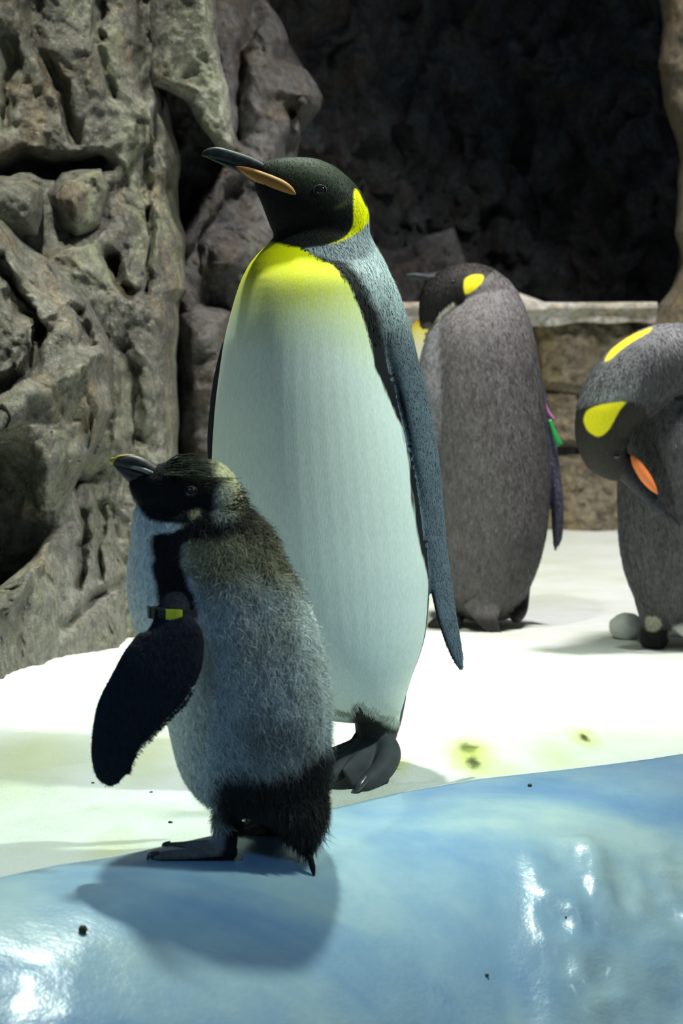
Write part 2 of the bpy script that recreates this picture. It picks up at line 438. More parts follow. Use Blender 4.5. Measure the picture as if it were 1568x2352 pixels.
nz = nd(nt, 'ShaderNodeTexNoise'); nz.inputs['Scale'].default_value = 38; nz.inputs['Detail'].default_value = 4
sq = nd(nt, 'ShaderNodeVectorMath', operation='MULTIPLY'); nt.links.new(tc.outputs['Object'], sq.inputs[0]); sq.inputs[1].default_value = (1, 0.28, 0)
nt.links.new(sq.outputs[0], nz.inputs['Vector'])
sub = nd(nt, 'ShaderNodeVectorMath', operation='SUBTRACT'); nt.links.new(nz.outputs['Color'], sub.inputs[0]); sub.inputs[1].default_value = (0.5, 0.5, 0.5)
scl = nd(nt, 'ShaderNodeVectorMath', operation='SCALE'); nt.links.new(sub.outputs[0], scl.inputs[0]); scl.inputs[3].default_value = 0.026
wp = nd(nt, 'ShaderNodeVectorMath', operation='ADD'); nt.links.new(sq.outputs[0], wp.inputs[0]); nt.links.new(scl.outputs[0], wp.inputs[1])
def stain(c, px, py, r, core=(0.03, 0.05, 0.005), halo=(0.55, 0.62, 0.12), amt=1.0):
    q = P(px, py, ground_Y(py))
    d = nd(nt, 'ShaderNodeVectorMath', operation='DISTANCE'); nt.links.new(wp.outputs[0], d.inputs[0]); d.inputs[1].default_value = (q[0], q[1] * 0.28, 0)
    c = mix(nt, c, halo, ramp(nt, d.outputs['Value'], [(r * 0.5, (0.75 * amt,) * 3), (r * 2.3, (0, 0, 0))]))
    if core: c = mix(nt, c, core, ramp(nt, d.outputs['Value'], [(r * 0.35, (0.95 * amt,) * 3), (r * 0.75, (0, 0, 0))]))
    return c
for q in [(1076, 1716, 0.023), (1086, 1744, 0.019), (1340, 1690, 0.014), (906, 1748, 0.011)]: c = stain(c, *q)
for q in [(255, 1948, 0.02), (330, 1735, 0.03), (1280, 1735, 0.02), (1150, 1765, 0.02), (60, 1740, 0.04)]: c = stain(c, *q, core=None, halo=(0.55, 0.58, 0.25), amt=0.6)
nt.links.new(c, b.inputs['Base Color'])
b.inputs['Roughness'].default_value = 0.55; b.inputs['Specular IOR Level'].default_value = 0.4
h = mix(nt, n2, n3, 0.4); bump(nt, b, h, 0.5, 0.008)
M_SNOW = m
o = link('floor', me, m); tag(o, 'white snow floor with green stains', None, 'structure')

# ------------------------------------------------------------------ rock walls
def jag(poly, amp, step, seed):
    q = np.asarray(poly, float); out = []
    for i in range(len(q)):
        a, b_ = q[i], q[(i + 1) % len(q)]; n = max(1, int(np.hypot(*(b_ - a)) / step))
        for k in range(n): out.append(a + (b_ - a) * k / n)
    out = np.array(out); p3 = np.stack([out[:, 0] / 60, out[:, 1] / 60, 0 * out[:, 0]], -1)
    out[:, 0] += amp * fbm(p3, 3, seed); out[:, 1] += amp * fbm(p3, 3, seed + 50)
    return out
def rock(name, poly, depth, mat, step=5.0, bulge=0.15, rnd=60, rough=0.05, aniso=(3.2, 3.2, 1.6), grooves=(), seed=1, parent=None, fine=0.016, back=0.5, jagamp=12):
    q = jag(poly, jagamp, 25, seed)
    m = 60
    x0, y0 = q.min(0) - m; x1, y1 = q.max(0) + m
    gx = np.arange(x0, x1, step); gy = np.arange(y0, y1, step)
    A, B = np.meshgrid(gx, gy, indexing='ij')
    sd, bx, by = poly_sd(q, A, B)
    out = sd > 0
    k = np.clip(sd / m, 0, 1)
    A2 = np.where(out, bx, A); B2 = np.where(out, by, B)
    D = depth(A2, B2)
    t = np.clip(-sd / rnd, 0, 1)
    D = D + bulge * (1 - np.sqrt(np.clip(1 - (1 - t) ** 2, 0, 1))) + np.where(out, back * k, 0)
    for pl, wd, dp in grooves:
        d = line_d(pl, A2 + 8 * vnoise(np.stack([A2 / 30, B2 / 30, 0 * A2], -1), seed + 3), B2)
        D = D + dp * np.exp(-(d / wd) ** 2)
    p = P(A2, B2, D)
    pn = p * np.array(aniso)
    pn = pn + 0.3 * np.stack([vnoise(p * 4, seed + 7), vnoise(p * 4, seed + 8), vnoise(p * 4, seed + 9)], -1)
    n = fbm(pn, 6, seed); rg = fbm(pn * 1.7 + 5, 4, seed + 20, True)
    fi = fbm(p * 34, 4, seed + 40) + 0.35 * fbm(p * 15, 3, seed + 44, True)
    ins = sstep(0, 40, -sd)
    fw = p + 0.05 * np.stack([vnoise(p * 6, seed + 61), vnoise(p * 6, seed + 62), vnoise(p * 6, seed + 63)], -1)
    fw = fw @ np.array([[1, 0, 0.25], [0, 1, 0], [-0.25, 0, 1]])
    fa = facet(fw / np.array([0.17, 0.3, 0.34]), seed + 70) + 0.6 * facet(fw / np.array([0.065, 0.15, 0.11]), seed + 80)
    off = rough * (0.5 * n + 0.95 * fa) + 0.5 * rough * np.maximum(rg - 0.45, 0) + 1.25 * fine * fi
    p[..., 1] += off
    p[..., 0] += ins * rough * 0.25 * fbm(p * 9, 3, seed + 31); p[..., 2] += ins * rough * 0.25 * fbm(p * 9, 3, seed + 32)
    fc = grid_faces(*A.shape)
    keep = (k.ravel() < 0.999)[fc].any(1)
    fc = fc[keep]
    used = np.unique(fc); mp = np.full(A.size, -1); mp[used] = np.arange(len(used))
    me = mesh_from(name, p.reshape(-1, 3)[used], mp[fc])
    return link(name, me, mat, parent)

wl = rock('wall_left', [(-800, -250), (365, -250), (352, 40), (362, 190), (378, 240), (404, 323), (408, 383), (402, 425), (402, 497), (421, 531), (425, 595), (425, 659), (408, 701), (405, 900), (405, 1080), (400, 1500), (-800, 1700)],
          lambda a, b: 4.42 + 0.0004 * a + 0.10 * sstep(200, 420, a) - 0.12 * sstep(420, 700, b), M_ROCK, 4.5, 0.16, 70, 0.10, seed=3,
          grooves=[([(62, -50), (88, 110), (130, 180), (165, 250), (182, 310)], 16, 0.07), ([(5, 395), (60, 375), (130, 390), (225, 372)], 22, 0.14),
                   ([(230, 0), (240, 120), (262, 230)], 12, 0.05), ([(330, -50), (345, 60), (352, 220), (330, 330)], 12, -0.05),
                   ([(345, 480), (345, 600), (350, 660)], 7, 0.07), ([(255, 590), (275, 640), (300, 660)], 14, 0.09), ([(20, 90), (10, 190), (30, 300)], 14, 0.06),
                   ([(290, 800), (300, 900), (320, 1000)], 16, 0.06)])
tag(wl, 'tall rugged grey-brown rock face on the left', None, 'structure')
def piece(*a, **k):
    o = rock(*a, parent=wl, **k); return o
piece('rock_slab', [(335, -250), (480, -250), (490, 0), (499, 130), (528, 200), (538, 335), (520, 345), (493, 327), (460, 280), (430, 225), (378, 202), (345, 190)],
      lambda a, b: 4.62 + 0 * a, M_ROCK, 4.5, 0.10, 40, 0.06, seed=12)
piece('rock_backing', [(360, -250), (595, -250), (612, 0), (640, 40), (655, 90), (650, 140), (700, 160), (742, 215), (738, 245), (690, 262), (684, 340), (690, 480), (720, 600), (720, 1500), (360, 1500)],
      lambda a, b: 5.35 - 0.18 * sstep(420, 700, b) - 0.2 * sstep(600, 380, a), M_ROCKFAR, 6, 0.25, 70, 0.13, seed=23,
      grooves=[([(545, 350), (500, 450), (430, 545)], 22, -0.14), ([(690, 240), (684, 345)], 9, -0.10), ([(600, -50), (560, 100), (560, 340)], 18, 0.10)])
piece('rock_boulder', [(430, 545), (480, 505), (560, 500), (625, 545), (640, 640), (600, 740), (520, 760), (450, 740), (422, 660)],
      lambda a, b: 5.02 + 0 * a, M_ROCKFAR, 6, 0.25, 110, 0.10, seed=37)
piece('rock_boulder', [(400, 720), (450, 690), (540, 720), (560, 900), (540, 1100), (400, 1100)],
      lambda a, b: 4.9 + 0 * a, M_ROCKFAR, 6, 0.2, 80, 0.10, seed=41)
piece('rock_boulder', [(-800, 425), (10, 408), (60, 405), (98, 432), (104, 490), (90, 540), (40, 540), (-800, 560)],
      lambda a, b: 4.22 + 0 * a, M_ROCK, 4.5, 0.16, 60, 0.04, seed=45)
piece('rock_boulder', [(100, 440), (140, 400), (230, 385), (250, 430), (230, 520), (160, 560), (115, 520)],
      lambda a, b: 4.36 + 0 * a, M_ROCK, 4.5, 0.16, 90, 0.08, seed=46)
piece('rock_boulder', [(-800, 440), (0, 500), (60, 560), (105, 592), (150, 640), (205, 690), (250, 775), (256, 850), (264, 945), (215, 1050), (168, 1138), (140, 1172), (92, 1180), (48, 1085), (0, 1045), (-800, 1010)],
      lambda a, b: 4.06 + 0.0007 * a - 0.10 * sstep(650, 1100, b), M_ROCK, 4.5, 0.22, 80, 0.10, seed=51,
      grooves=[([(-20, 590), (40, 690), (90, 770)], 16, 0.12), ([(0, 640), (60, 720), (62, 790), (40, 850)], 8, -0.07), ([(255, 800), (130, 870), (-40, 990)], 30, -0.06), ([(90, 780), (60, 850), (0, 900)], 24, 0.09), ([(170, 720), (200, 800)], 18, 0.08)])
piece('rock_hollow', [(-800, 1000), (150, 1000), (180, 1200), (110, 1360), (-800, 1420)],
      lambda a, b: 4.22 + 0 * a, M_ROCK, 5, 0.1, 60, 0.06, seed=57)
piece('rock_boulder', [(-800, 1440), (0, 1350), (62, 1290), (104, 1240), (170, 1140), (225, 1035), (268, 945), (290, 1000), (306, 1130), (308, 1300), (304, 1480), (310, 1560), (220, 1640), (120, 1690), (-800, 1700)],
      lambda a, b: np.clip(3.80 + 0.00215 * (a - 20), 3.72, 4.45) + 0.0004 * (1500 - b), M_ROCK, 4.5, 0.14, 60, 0.07, seed=63,
      grooves=[([(200, 1170), (190, 1260), (180, 1350)], 10, 0.07), ([(240, 1160), (232, 1240), (226, 1330)], 8, 0.06), ([(290, 1340), (220, 1370), (150, 1430)], 14, 0.05), ([(110, 1250), (60, 1330), (20, 1400)], 14, -0.06)])

# dark cave wall at the back
wb = rock('wall_back', [(-600, -600), (2500, -600), (2500, 1250), (-600, 1250)], lambda a, b: 9.0 - 0.9 * sstep(1050, 700, a) + 0.5 * sstep(1050, 1250, a),
          M_CAVE, 11, 0.2, 100, 0.35, (1.6, 1.6, 0.7), seed=71, fine=0.03)
tag(wb, 'dark shadowed cave rock wall at the back', None, 'structure')
rb = rock('rock_shelf', [(840, 560), (905, 585), (980, 545), (1045, 520), (1075, 600), (1080, 760), (830, 760)], lambda a, b: 7.9 + 0 * a, M_CAVE, 7, 0.3, 80, 0.12, seed=77, parent=wb)
wr = rock('wall_right', [(1515, -250), (1516, 0), (1522, 100), (1514, 150), (1534, 230), (1546, 275), (1560, 330), (1556, 450), (1546, 540), (1562, 600), (1548, 660), (1512, 700), (1490, 745), (1480, 800), (1480, 1300), (2300, 1300), (2300, -250)],
          lambda a, b: 6.9 - 0.0006 * (a - 1500), M_WARM, 6, 0.25, 60, 0.07, seed=83)
tag(wr, 'pale brown rock pillar at the right edge', None, 'structure')

# low stone wall with a pale ledge
LW = bpy.data.objects.new('wall_low', None); COL.objects.link(LW); LW.location = P(1200, 1250, 7.2)
tag(LW, 'low wall of mossy brown stones behind the penguins', None, 'structure')
def stone(poly, Y, seed, rough=0.06, bulge=0.07):
    return rock('stone', poly, lambda a, b: Y + 0 * a, M_WARM, 5, bulge, 28, rough, (3, 3, 3), seed=seed, parent=LW, back=0.45, fine=0.02, jagamp=7)
stone([(1225, 730), (1290, 722), (1392, 712), (1440, 735), (1468, 765), (1450, 820), (1395, 880), (1330, 905), (1235, 900)], 7.12, 101)
stone([(1180, 700), (1235, 715), (1240, 900), (1250, 1030), (1180, 1035)], 7.2, 103)
stone([(1235, 890), (1330, 895), (1345, 960), (1335, 1032), (1240, 1030)], 7.16, 107)
stone([(1240, 1050), (1345, 1045), (1430, 1060), (1440, 1160), (1425, 1290), (1240, 1300)], 7.12, 109, 0.09)
stone([(1330, 900), (1400, 870), (1470, 770), (1540, 740), (1580, 900), (1560, 1050), (1350, 1040)], 7.14, 113)
stone([(1425, 1050), (1580, 1040), (1590, 1300), (1425, 1300)], 7.16, 127)
stone([(860, 720), (1000, 712), (1200, 712), (1200, 1050), (860, 1050)], 7.2, 131)
stone([(860, 1040), (1250, 1045), (1250, 1300), (860, 1300)], 7.2, 133)
stone([(700, 715), (880, 715), (880, 1300), (700, 1300)], 7.2, 137)
# ledge slab
a0, a1 = P(700, 694, 7.05), P(1508, 694, 7.05)
ny = 26; nx = 120
prof = [(0.5, 0.0), (0.0, 0.0), (-0.02, -0.008), (-0.02, -0.02), (0.0, -0.03), (0.01, -0.04), (0.02, -0.07), (0.5, -0.07)]
gx = np.linspace(a0[0], a1[0], nx); V = []
for x in gx:
    for (dy, dz) in prof:
        k = 0.012 * float(vnoise(np.array([x * 9, dz * 30, 3.0]), 5)) * (1 if dz < -0.03 else 0.15)
        V.append((x, 7.05 + dy + k, a0[2] + dz + k * 0.5 + (0.02 * float(vnoise(np.array([x * 7, 0, 1.0]), 9)) if dz == -0.07 else 0)))
npf = len(prof); Fc = [(i * npf + j, i * npf + (j + 1) % npf, (i + 1) * npf + (j + 1) % npf, (i + 1) * npf + j) for i in range(nx - 1) for j in range(npf)]
Fc += [tuple(range(npf)), tuple((nx - 1) * npf + j for j in reversed(range(npf)))]
link('ledge', mesh_from('ledge', V, Fc, False), M_LEDGE, LW)
rock('stone', [(1150, 690), (1190, 672), (1235, 688), (1270, 700), (1262, 722), (1200, 730), (1150, 720)], lambda a, b: 6.98 + 0 * a, M_LEDGE, 4, 0.1, 20, 0.01, seed=139, parent=LW, back=0.2, fine=0.005, jagamp=3)

# ------------------------------------------------------------------ shared bits
def uv_ball(c, r, mat, name, parent, sx=1, sy=1, sz=1, nu=20, nv=14):
    th = np.linspace(0, np.pi, nv); ph = np.linspace(0, 2 * np.pi, nu, endpoint=False)
    V = np.array([[c[0] + r * sx * math.sin(t) * math.cos(p), c[1] + r * sy * math.sin(t) * math.sin(p), c[2] + r * sz * math.cos(t)] for t in th for p in ph])
    Fc = [(i * nu + j, (i + 1) * nu + j, (i + 1) * nu + (j + 1) % nu, i * nu + (j + 1) % nu) for i in range(nv - 1) for j in range(nu)]
    return link(name, mesh_from(name, V, Fc), mat, parent)
def sub(o, parent):
    o.parent = parent; o.matrix_parent_inverse = parent.matrix_world.inverted() if False else Matrix.Identity(4)
    return o
def tube_obj(name, t, mat, parent):
    return link(name, mesh_from(name, *t), mat, parent)
def ring(c, r, tr, mat, name, parent, sx=1, sz=1, ny=(0, -1, 0)):
    V = []; nu, nv = 28, 8
    for i in range(nu):
        a = 2 * math.pi * i / nu
        for j in range(nv):
            b_ = 2 * math.pi * j / nv; rr = r + tr * math.cos(b_)
            V.append((c[0] + rr * sx * math.cos(a), c[1] + tr * math.sin(b_), c[2] + rr * sz * math.sin(a)))
    Fc = [(i * nv + j, ((i + 1) % nu) * nv + j, ((i + 1) % nu) * nv + (j + 1) % nv, i * nv + (j + 1) % nv) for i in range(nu) for j in range(nv)]
    return link(name, mesh_from(name, V, Fc), mat, parent)
def patch_mat(me, C):
    me.materials.append(M_FEATHER)
    me.polygons.foreach_set('material_index', np.array([1 if C[p.vertices[0], 0] > 0.45 else 0 for p in me.polygons], np.int32))
def blend(C, col, m):
    m = np.clip(m, 0, 1)[:, None]; return C * (1 - m) + np.array(col) * m
def msk(poly, px, py, soft, nz=0):
    q = np.asarray(poly, float)
    for _ in range(2):
        r = np.roll(q, -1, 0); q = np.stack([0.8 * q + 0.2 * r, 0.2 * q + 0.8 * r], 1).reshape(-1, 2)
    mg = 90; lo, hi = q.min(0) - mg, q.max(0) + mg
    k = (px > lo[0]) & (px < hi[0]) & (py > lo[1]) & (py < hi[1])
    sd = np.full(px.shape, 1e4); sd[k] = poly_sd(q, px[k], py[k])[0]
    return sstep(soft, -soft, sd + nz)

# ------------------------------------------------------------------ king penguin in the middle
YK = 3.06
king = thing('king_penguin', tuple(P(800, 1760, YK) * np.array([1, 1, 0])), 'largest adult penguin with white belly and yellow chest, standing behind the fluffy chick', 'penguin')
body = rows([(510, 680, 834, 0.028), (540, 636, 850, 0.048), (570, 606, 866, 0.064), (600, 578, 884, 0.083), (650, 552, 901, 0.112), (700, 536, 908, 0.124), (750, 523, 912, 0.133), (800, 512, 914, 0.139),
             (900, 498, 930, 0.148), (1000, 489, 950, 0.153), (1100, 485, 967, 0.157), (1200, 487, 980, 0.160), (1300, 498, 988, 0.162), (1380, 515, 986, 0.160), (1450, 540, 979, 0.154), (1500, 565, 966, 0.146),
             (1550, 598, 947, 0.132), (1600, 640, 932, 0.110), (1628, 680, 924, 0.086), (1644, 720, 910, 0.058), (1654, 770, 890, 0.03)], YK)
head = strip([(848, 490, 540, 0.012), (836, 452, 556, 0.030), (815, 424, 570, 0.040), (790, 400, 580, 0.045), (760, 379, 584, 0.047), (722, 365, 580, 0.045), (685, 362, 572, 0.040), (655, 363, 562, 0.034),
              (630, 366, 540, 0.027), (612, 369, 498, 0.021), (598, 371, 462, 0.015), (585, 373, 435, 0.010)], YK - 0.005)
flip = tube([(838, 610, -0.02, 40, 0.030, -30), (864, 680, -0.035, 50, 0.034, -38), (890, 750, -0.045, 52, 0.030, -45), (920, 830, -0.05, 50, 0.020, -50), (948, 910, -0.048, 48, 0.014, -52), (968, 1000, -0.042, 47, 0.011, -53), (984, 1090, -0.035, 45, 0.010, -53), (993, 1180, -0.028, 43, 0.009, -53),
             (1001, 1250, -0.02, 41, 0.008, -52), (1010, 1320, -0.01, 39, 0.008, -51), (1023, 1400, -0.01, 34, 0.007, -48), (1037, 1460, -0.01, 26, 0.006, -44), (1051, 1510, -0.01, 16, 0.005, -40), (1059, 1538, -0.01, 5, 0.003, -40)], 70, 28, None, 2.2, YK)
flip2 = tube([(590, 700, 0.05, 40, 0.014, -40), (540, 820, 0.07, 50, 0.013, -50), (520, 930, 0.08, 52, 0.011, -50), (514, 1020, 0.085, 50, 0.01, -45), (520, 1150, 0.085, 46, 0.009, -50), (530, 1300, 0.085, 40, 0.008, -50), (545, 1450, 0.08, 16, 0.006, -50)], 50, 24, None, 2.2, YK)
leg = tube([(868, 1600, 0.0, 66, 0.045), (868, 1650, 0.0, 56, 0.040), (864, 1690, 0.0, 48, 0.034), (862, 1715, -0.01, 44, 0.032), (868, 1735, -0.02, 34, 0.028), (872, 1748, -0.02, 18, 0.02)], 24, 24, 'x', 2, YK)
gK = 0.0
toe1 = tube([(880, 1706, -0.02, 30, 0.020), (892, 1732, -0.045, 30, 0.019), (884, 1758, -0.075, 28, 0.017), (860, 1785, -0.105, 25, 0.014), (836, 1803, -0.125, 20, 0.011), (822, 1812, -0.135, 10, 0.006)], 30, 20, None, 2, YK)
toe2 = tube([(850, 1708, -0.02, 28, 0.018), (822, 1734, -0.05, 26, 0.016), (788, 1762, -0.085, 22, 0.013), (758, 1786, -0.115, 18, 0.010), (744, 1797, -0.13, 8, 0.006)], 30, 20, None, 2, YK)
toe3 = tube([(846, 1706, 0.0, 24, 0.016), (800, 1724, -0.02, 22, 0.013), (755, 1738, -0.05, 18, 0.010), (720, 1748, -0.07, 8, 0.006)], 30, 20, None, 2, YK)
web1 = tube([(866, 1716, -0.03, 30, 0.010), (840, 1752, -0.07, 34, 0.007), (812, 1780, -0.105, 36, 0.005), (798, 1792, -0.118, 30, 0.003)], 20, 20, None, 2, YK)
web2 = tube([(835, 1712, -0.02, 22, 0.010), (800, 1738, -0.05, 28, 0.007), (765, 1757, -0.075, 26, 0.005)], 20, 20, None, 2, YK)
leg2 = tube([(690, 1590, 0.0, 60, 0.045), (690, 1650, 0.0, 50, 0.040), (688, 1700, 0.0, 44, 0.034), (688, 1735, -0.01, 34, 0.03), (688, 1750, -0.02, 18, 0.02)], 24, 24, 'x', 2, YK)
toe4 = tube([(690, 1712, -0.02, 32, 0.020), (660, 1745, -0.06, 40, 0.016), (620, 1780, -0.11, 44, 0.012), (595, 1798, -0.13, 20, 0.006)], 30, 20, None, 2, YK)
spur = tube([(850, 1668, 0.0, 14, 0.01), (826, 1684, -0.01, 9, 0.006), (808, 1693, -0.012, 2, 0.002)], 14, 12, None, 2, YK)
tail = tube([(720, 1580, 0.08, 50, 0.03), (712, 1660, 0.12, 30, 0.014), (708, 1700, 0.14, 14, 0.006)], 20, 16, 'x', 2, YK)
me, W, N, part = remesh([body, head, flip, flip2, leg, toe1, toe2, toe3, web1, web2, leg2, toe4, spur, tail], 0.0021, 8, lambda a, b: sstep(455, 520, b) * sstep(800, 700, b) * sstep(610, 660, a))
px, py = proj(W)
nz = fbm(W * 60, 3, 5); nzv = fbm(W * np.array([160, 160, 30]), 2, 6)
front = ((W[:, 0] - P(740, 900, YK)[0]) * -0.42 + (W[:, 1] - YK) * -0.9)
C = np.tile([0.77, 0.84, 0.81], (len(W), 1))
# yellow chest fading into the white belly
t = sstep(770, 600, py + 12 * nzv + 0.10 * np.abs(px - 690))
C = blend(C, (0.80, 0.84, 0.10), sstep(850, 650, py - 0.5 * np.maximum(px - 740, 0) + 14 * nzv) * 0.5)
C = blend(C, (0.78, 0.76, 0.004), t)
back = [(676, 562), (700, 577), (735, 594), (768, 615), (795, 645), (815, 690), (835, 735), (852, 790), (860, 840), (880, 890), (902, 940), (922, 982), (936, 1050), (947, 1150), (962, 1250), (980, 1320), (1000, 1380), (1010, 1500), (1200, 1500), (1200, 400), (676, 400)]
sdb, _, _ = poly_sd(back, px, py)
sdb = np.where(front < -0.03, -60, sdb)
bk = sstep(3, -4, sdb + 5 * nzv)
C = blend(C, (0.010, 0.011, 0.013), bk)  # dark plumage band; lower down, painted shade between belly and flipper
C = blend(C, (0.20, 0.24, 0.27), sstep(-28, -62, sdb + 10 * nz) * sstep(960, 700, py + 0.0 * px) * bk)
C = blend(C, (0.46, 0.53, 0.55), sstep(-18, -48, sdb + 12 * nz) * sstep(820, 640, py) * bk)
C = blend(C, (0.055, 0.065, 0.08), sstep(-14, -40, sdb) * sstep(800, 960, py) * bk)
C = blend(C, (0.30, 0.34, 0.38), msk([(690, 568), (780, 560), (846, 500), (852, 545), (864, 585), (800, 600), (740, 592)], px, py, 7, 3 * nz) * (part <= 1))
# head
hd = [(400, 200), (1000, 200), (1000, 400), (848, 440), (842, 490), (828, 522), (800, 548), (760, 561), (724, 568), (690, 569), (655, 564), (628, 556), (600, 560), (400, 560)]
hm = msk(hd, px, py, 4, 2 * nz) * (part <= 1) * (py < 580)
C = blend(C, (0.008, 0.009, 0.008), hm)
C = blend(C, (0.04, 0.05, 0.03), hm * sstep(470, 375, py + 14 * nz) * sstep(600, 660, px) * 0.8)
C = blend(C, (0.82, 0.78, 0.0), msk([(815, 431), (824, 440), (834, 462), (846, 485), (852, 498), (838, 518), (822, 533), (803, 546), (778, 556), (750, 563), (778, 553), (796, 541), (808, 525), (812, 505), (811, 480), (811, 445)], px, py, 2.0, 0.6 * nz) * (part <= 1) * (W[:, 1] < YK + 0.02))
C = blend(C, (0.08, 0.09, 0.03), msk([(765, 480), (785, 462), (800, 458), (798, 470), (775, 480)], px, py, 8, 4 * nz) * hm * 0.6)
# flippers, legs
fm = (part == 2) & (py > 780)
fw = (part == 2) * sstep(730, 900, py)
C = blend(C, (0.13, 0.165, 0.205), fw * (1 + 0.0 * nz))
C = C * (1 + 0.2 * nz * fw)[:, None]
C = blend(C, (0.02, 0.023, 0.03), fw * sstep(0.0, -0.35, N[:, 0]))  # inner side darkened: shade towards the body painted into the flipper
C[part == 3] = (0.02, 0.022, 0.027)
lg = np.isin(part, [4, 10, 12]) & (py > 1620)
C = blend(C, (0.035, 0.036, 0.036), msk([(806, 1622), (826, 1618), (850, 1642), (900, 1668), (930, 1678), (930, 1800), (790, 1800), (806, 1690)], px, py, 10, 6 * nzv))
C[np.isin(part, [12])] = (0.03, 0.03, 0.03)
C = blend(C, (0.035, 0.036, 0.036), (part == 10) * sstep(1645, 1662, py + 6 * nzv))
ft = np.isin(part, [5, 6, 7, 8, 9, 11]) | ((part == 4) & (py > 1690))
cr = 0.75 + 0.5 * sstep(-0.2, 0.5, np.sin(py * 0.55 + 3 * nz))
C[ft] = np.array([0.055, 0.06, 0.068]) * (1 + 0.3 * nz[ft])[:, None]
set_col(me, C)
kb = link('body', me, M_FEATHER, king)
flow = np.tile([0.0, 0, -1.0], (len(W), 1)); flow[:, 0] += 0.15
feath = (~ft) & (part != 12)
lb = np.where(hm > 0.5, 0.004, np.where(bk > 0.5, 0.007, 0.011)); lb = np.where(fm, 0.004, lb)
wdt = np.where(hm > 0.5, 0.0007, 0.0011)
strands('body_feathers', king, M_FEATHER, W, N, C, feath.astype(float) * np.where(bk + hm > 0.5, 1.0, 0.0) * np.where((part != 2) & (py > 790), 0, 1) * (W[:, 1] < YK + 0.1), 70000, lb * 0.8, wdt * 0.9, flow, 0.05, 0.03, 0.12, 0.17, seed=2, nrm=0.14)
# fringe of the belly over the leg
fr = np.exp(-((py - np.interp(px, [760, 806, 818, 828, 850, 900, 930], [1630, 1642, 1620, 1612, 1632, 1652, 1660])) / 6.0) ** 2) * (px > 765) * np.isin(part, [0, 4])
strands('belly_fringe', king, M_FEATHER, W, N, np.where((px < 818)[:, None], np.array([0.4, 0.42, 0.34]), np.array([0.6, 0.64, 0.6])), fr + 1e-9, 900, np.full(len(W), 0.012), 0.0011, flow, 0.10, 0.05, 0.12, 0.2, seed=3)
# beak
bk1 = tube_obj('beak', strip([(462, 351, 357, 0.0015), (468, 346, 360, 0.003), (480, 340, 364, 0.0045), (500, 338, 370, 0.006), (530, 345, 380, 0.0075), (560, 354, 392, 0.0088), (585, 363, 402, 0.0105), (605, 372, 410, 0.013), (630, 386, 422, 0.018), (660, 408, 440, 0.024)], YK - 0.005, 40, 24), M_BEAK, king)
tube_obj('lower_mandible', strip([(474, 356, 362, 0.002), (500, 364, 374, 0.004), (530, 372, 388, 0.006), (560, 383, 404, 0.0085), (590, 394, 428, 0.012), (615, 404, 448, 0.018), (650, 420, 460, 0.026)], YK - 0.005, 30, 20), M_BEAK, bk1)
tube_obj('beak_plate', strip([(538, 380, 385, 0.0062), (552, 381, 395, 0.0086), (575, 385, 412, 0.0125), (600, 393, 428, 0.0192), (625, 402, 441, 0.0280), (650, 413, 451, 0.0360), (666, 424, 456, 0.0400), (676, 436, 457, 0.0415), (681, 448, 454, 0.0415)], YK - 0.005, 30, 28, 3.2), M_PLATE, bk1)
# eyes
for sy in (-1, 1):
    c = P(735, 437, YK - 0.005 + sy * 0.0425)
    e = uv_ball(c, 0.0075, M_EYE, 'eye', king, 1, 0.6, 0.9)
    ring(c + np.array([0, sy * 0.0015, 0]), 0.0078, 0.0010, M_EYERING, 'eye_ring', e, 1.15, 0.9)
# claws
def claw(parent, pts, Y0, mat=M_CLAW): return tube_obj('claw', tube(pts, 14, 12, None, 2, Y0), mat, parent)
claw(king, [(838, 1788, -0.128, 11, 0.007), (828, 1802, -0.14, 10, 0.006), (818, 1815, -0.148, 6, 0.004), (812, 1820, -0.15, 1, 0.001)], YK)
claw(king, [(760, 1780, -0.12, 10, 0.006), (744, 1796, -0.138, 8, 0.005), (734, 1804, -0.142, 1, 0.001)], YK)
claw(king, [(730, 1742, -0.065, 9, 0.006), (712, 1750, -0.078, 6, 0.004), (704, 1754, -0.08, 1, 0.001)], YK)

# ------------------------------------------------------------------ rockhopper chick on the ledge
YC = 2.45
ch = thing('rockhopper_chick', tuple(P(520, 1960, YC)), 'small fluffy moulting penguin chick with dark flipper standing on the blue ledge', 'penguin')
body = rows([(1140, 330, 552, 0.034), (1170, 308, 578, 0.046), (1200, 302, 604, 0.056), (1250, 298, 632, 0.068), (1300, 292, 656, 0.078), (1350, 291, 688, 0.085), (1400, 297, 708, 0.089), (1450, 310, 724, 0.092), (1500, 326, 736, 0.094),
             (1550, 345, 746, 0.096), (1600, 364, 752, 0.097), (1650, 380, 755, 0.097), (1700, 392, 754, 0.095), (1750, 404, 754, 0.091), (1800, 428, 752, 0.084), (1830, 460, 750, 0.074, -0.01), (1850, 535, 748, 0.06, -0.015), (1872, 610, 742, 0.045, -0.025), (1905, 640, 734, 0.028, -0.035), (1925, 670, 722, 0.012, -0.045)], YC)
head = strip([(298, 1098, 1128, 0.010), (318, 1088, 1165, 0.020), (345, 1074, 1198, 0.030), (375, 1062, 1212, 0.037), (410, 1055, 1220, 0.041), (450, 1052, 1228, 0.043), (490, 1056, 1232, 0.043), (520, 1072, 1235, 0.039), (542, 1098, 1232, 0.031), (556, 1135, 1225, 0.016)], YC)
YF = -0.115
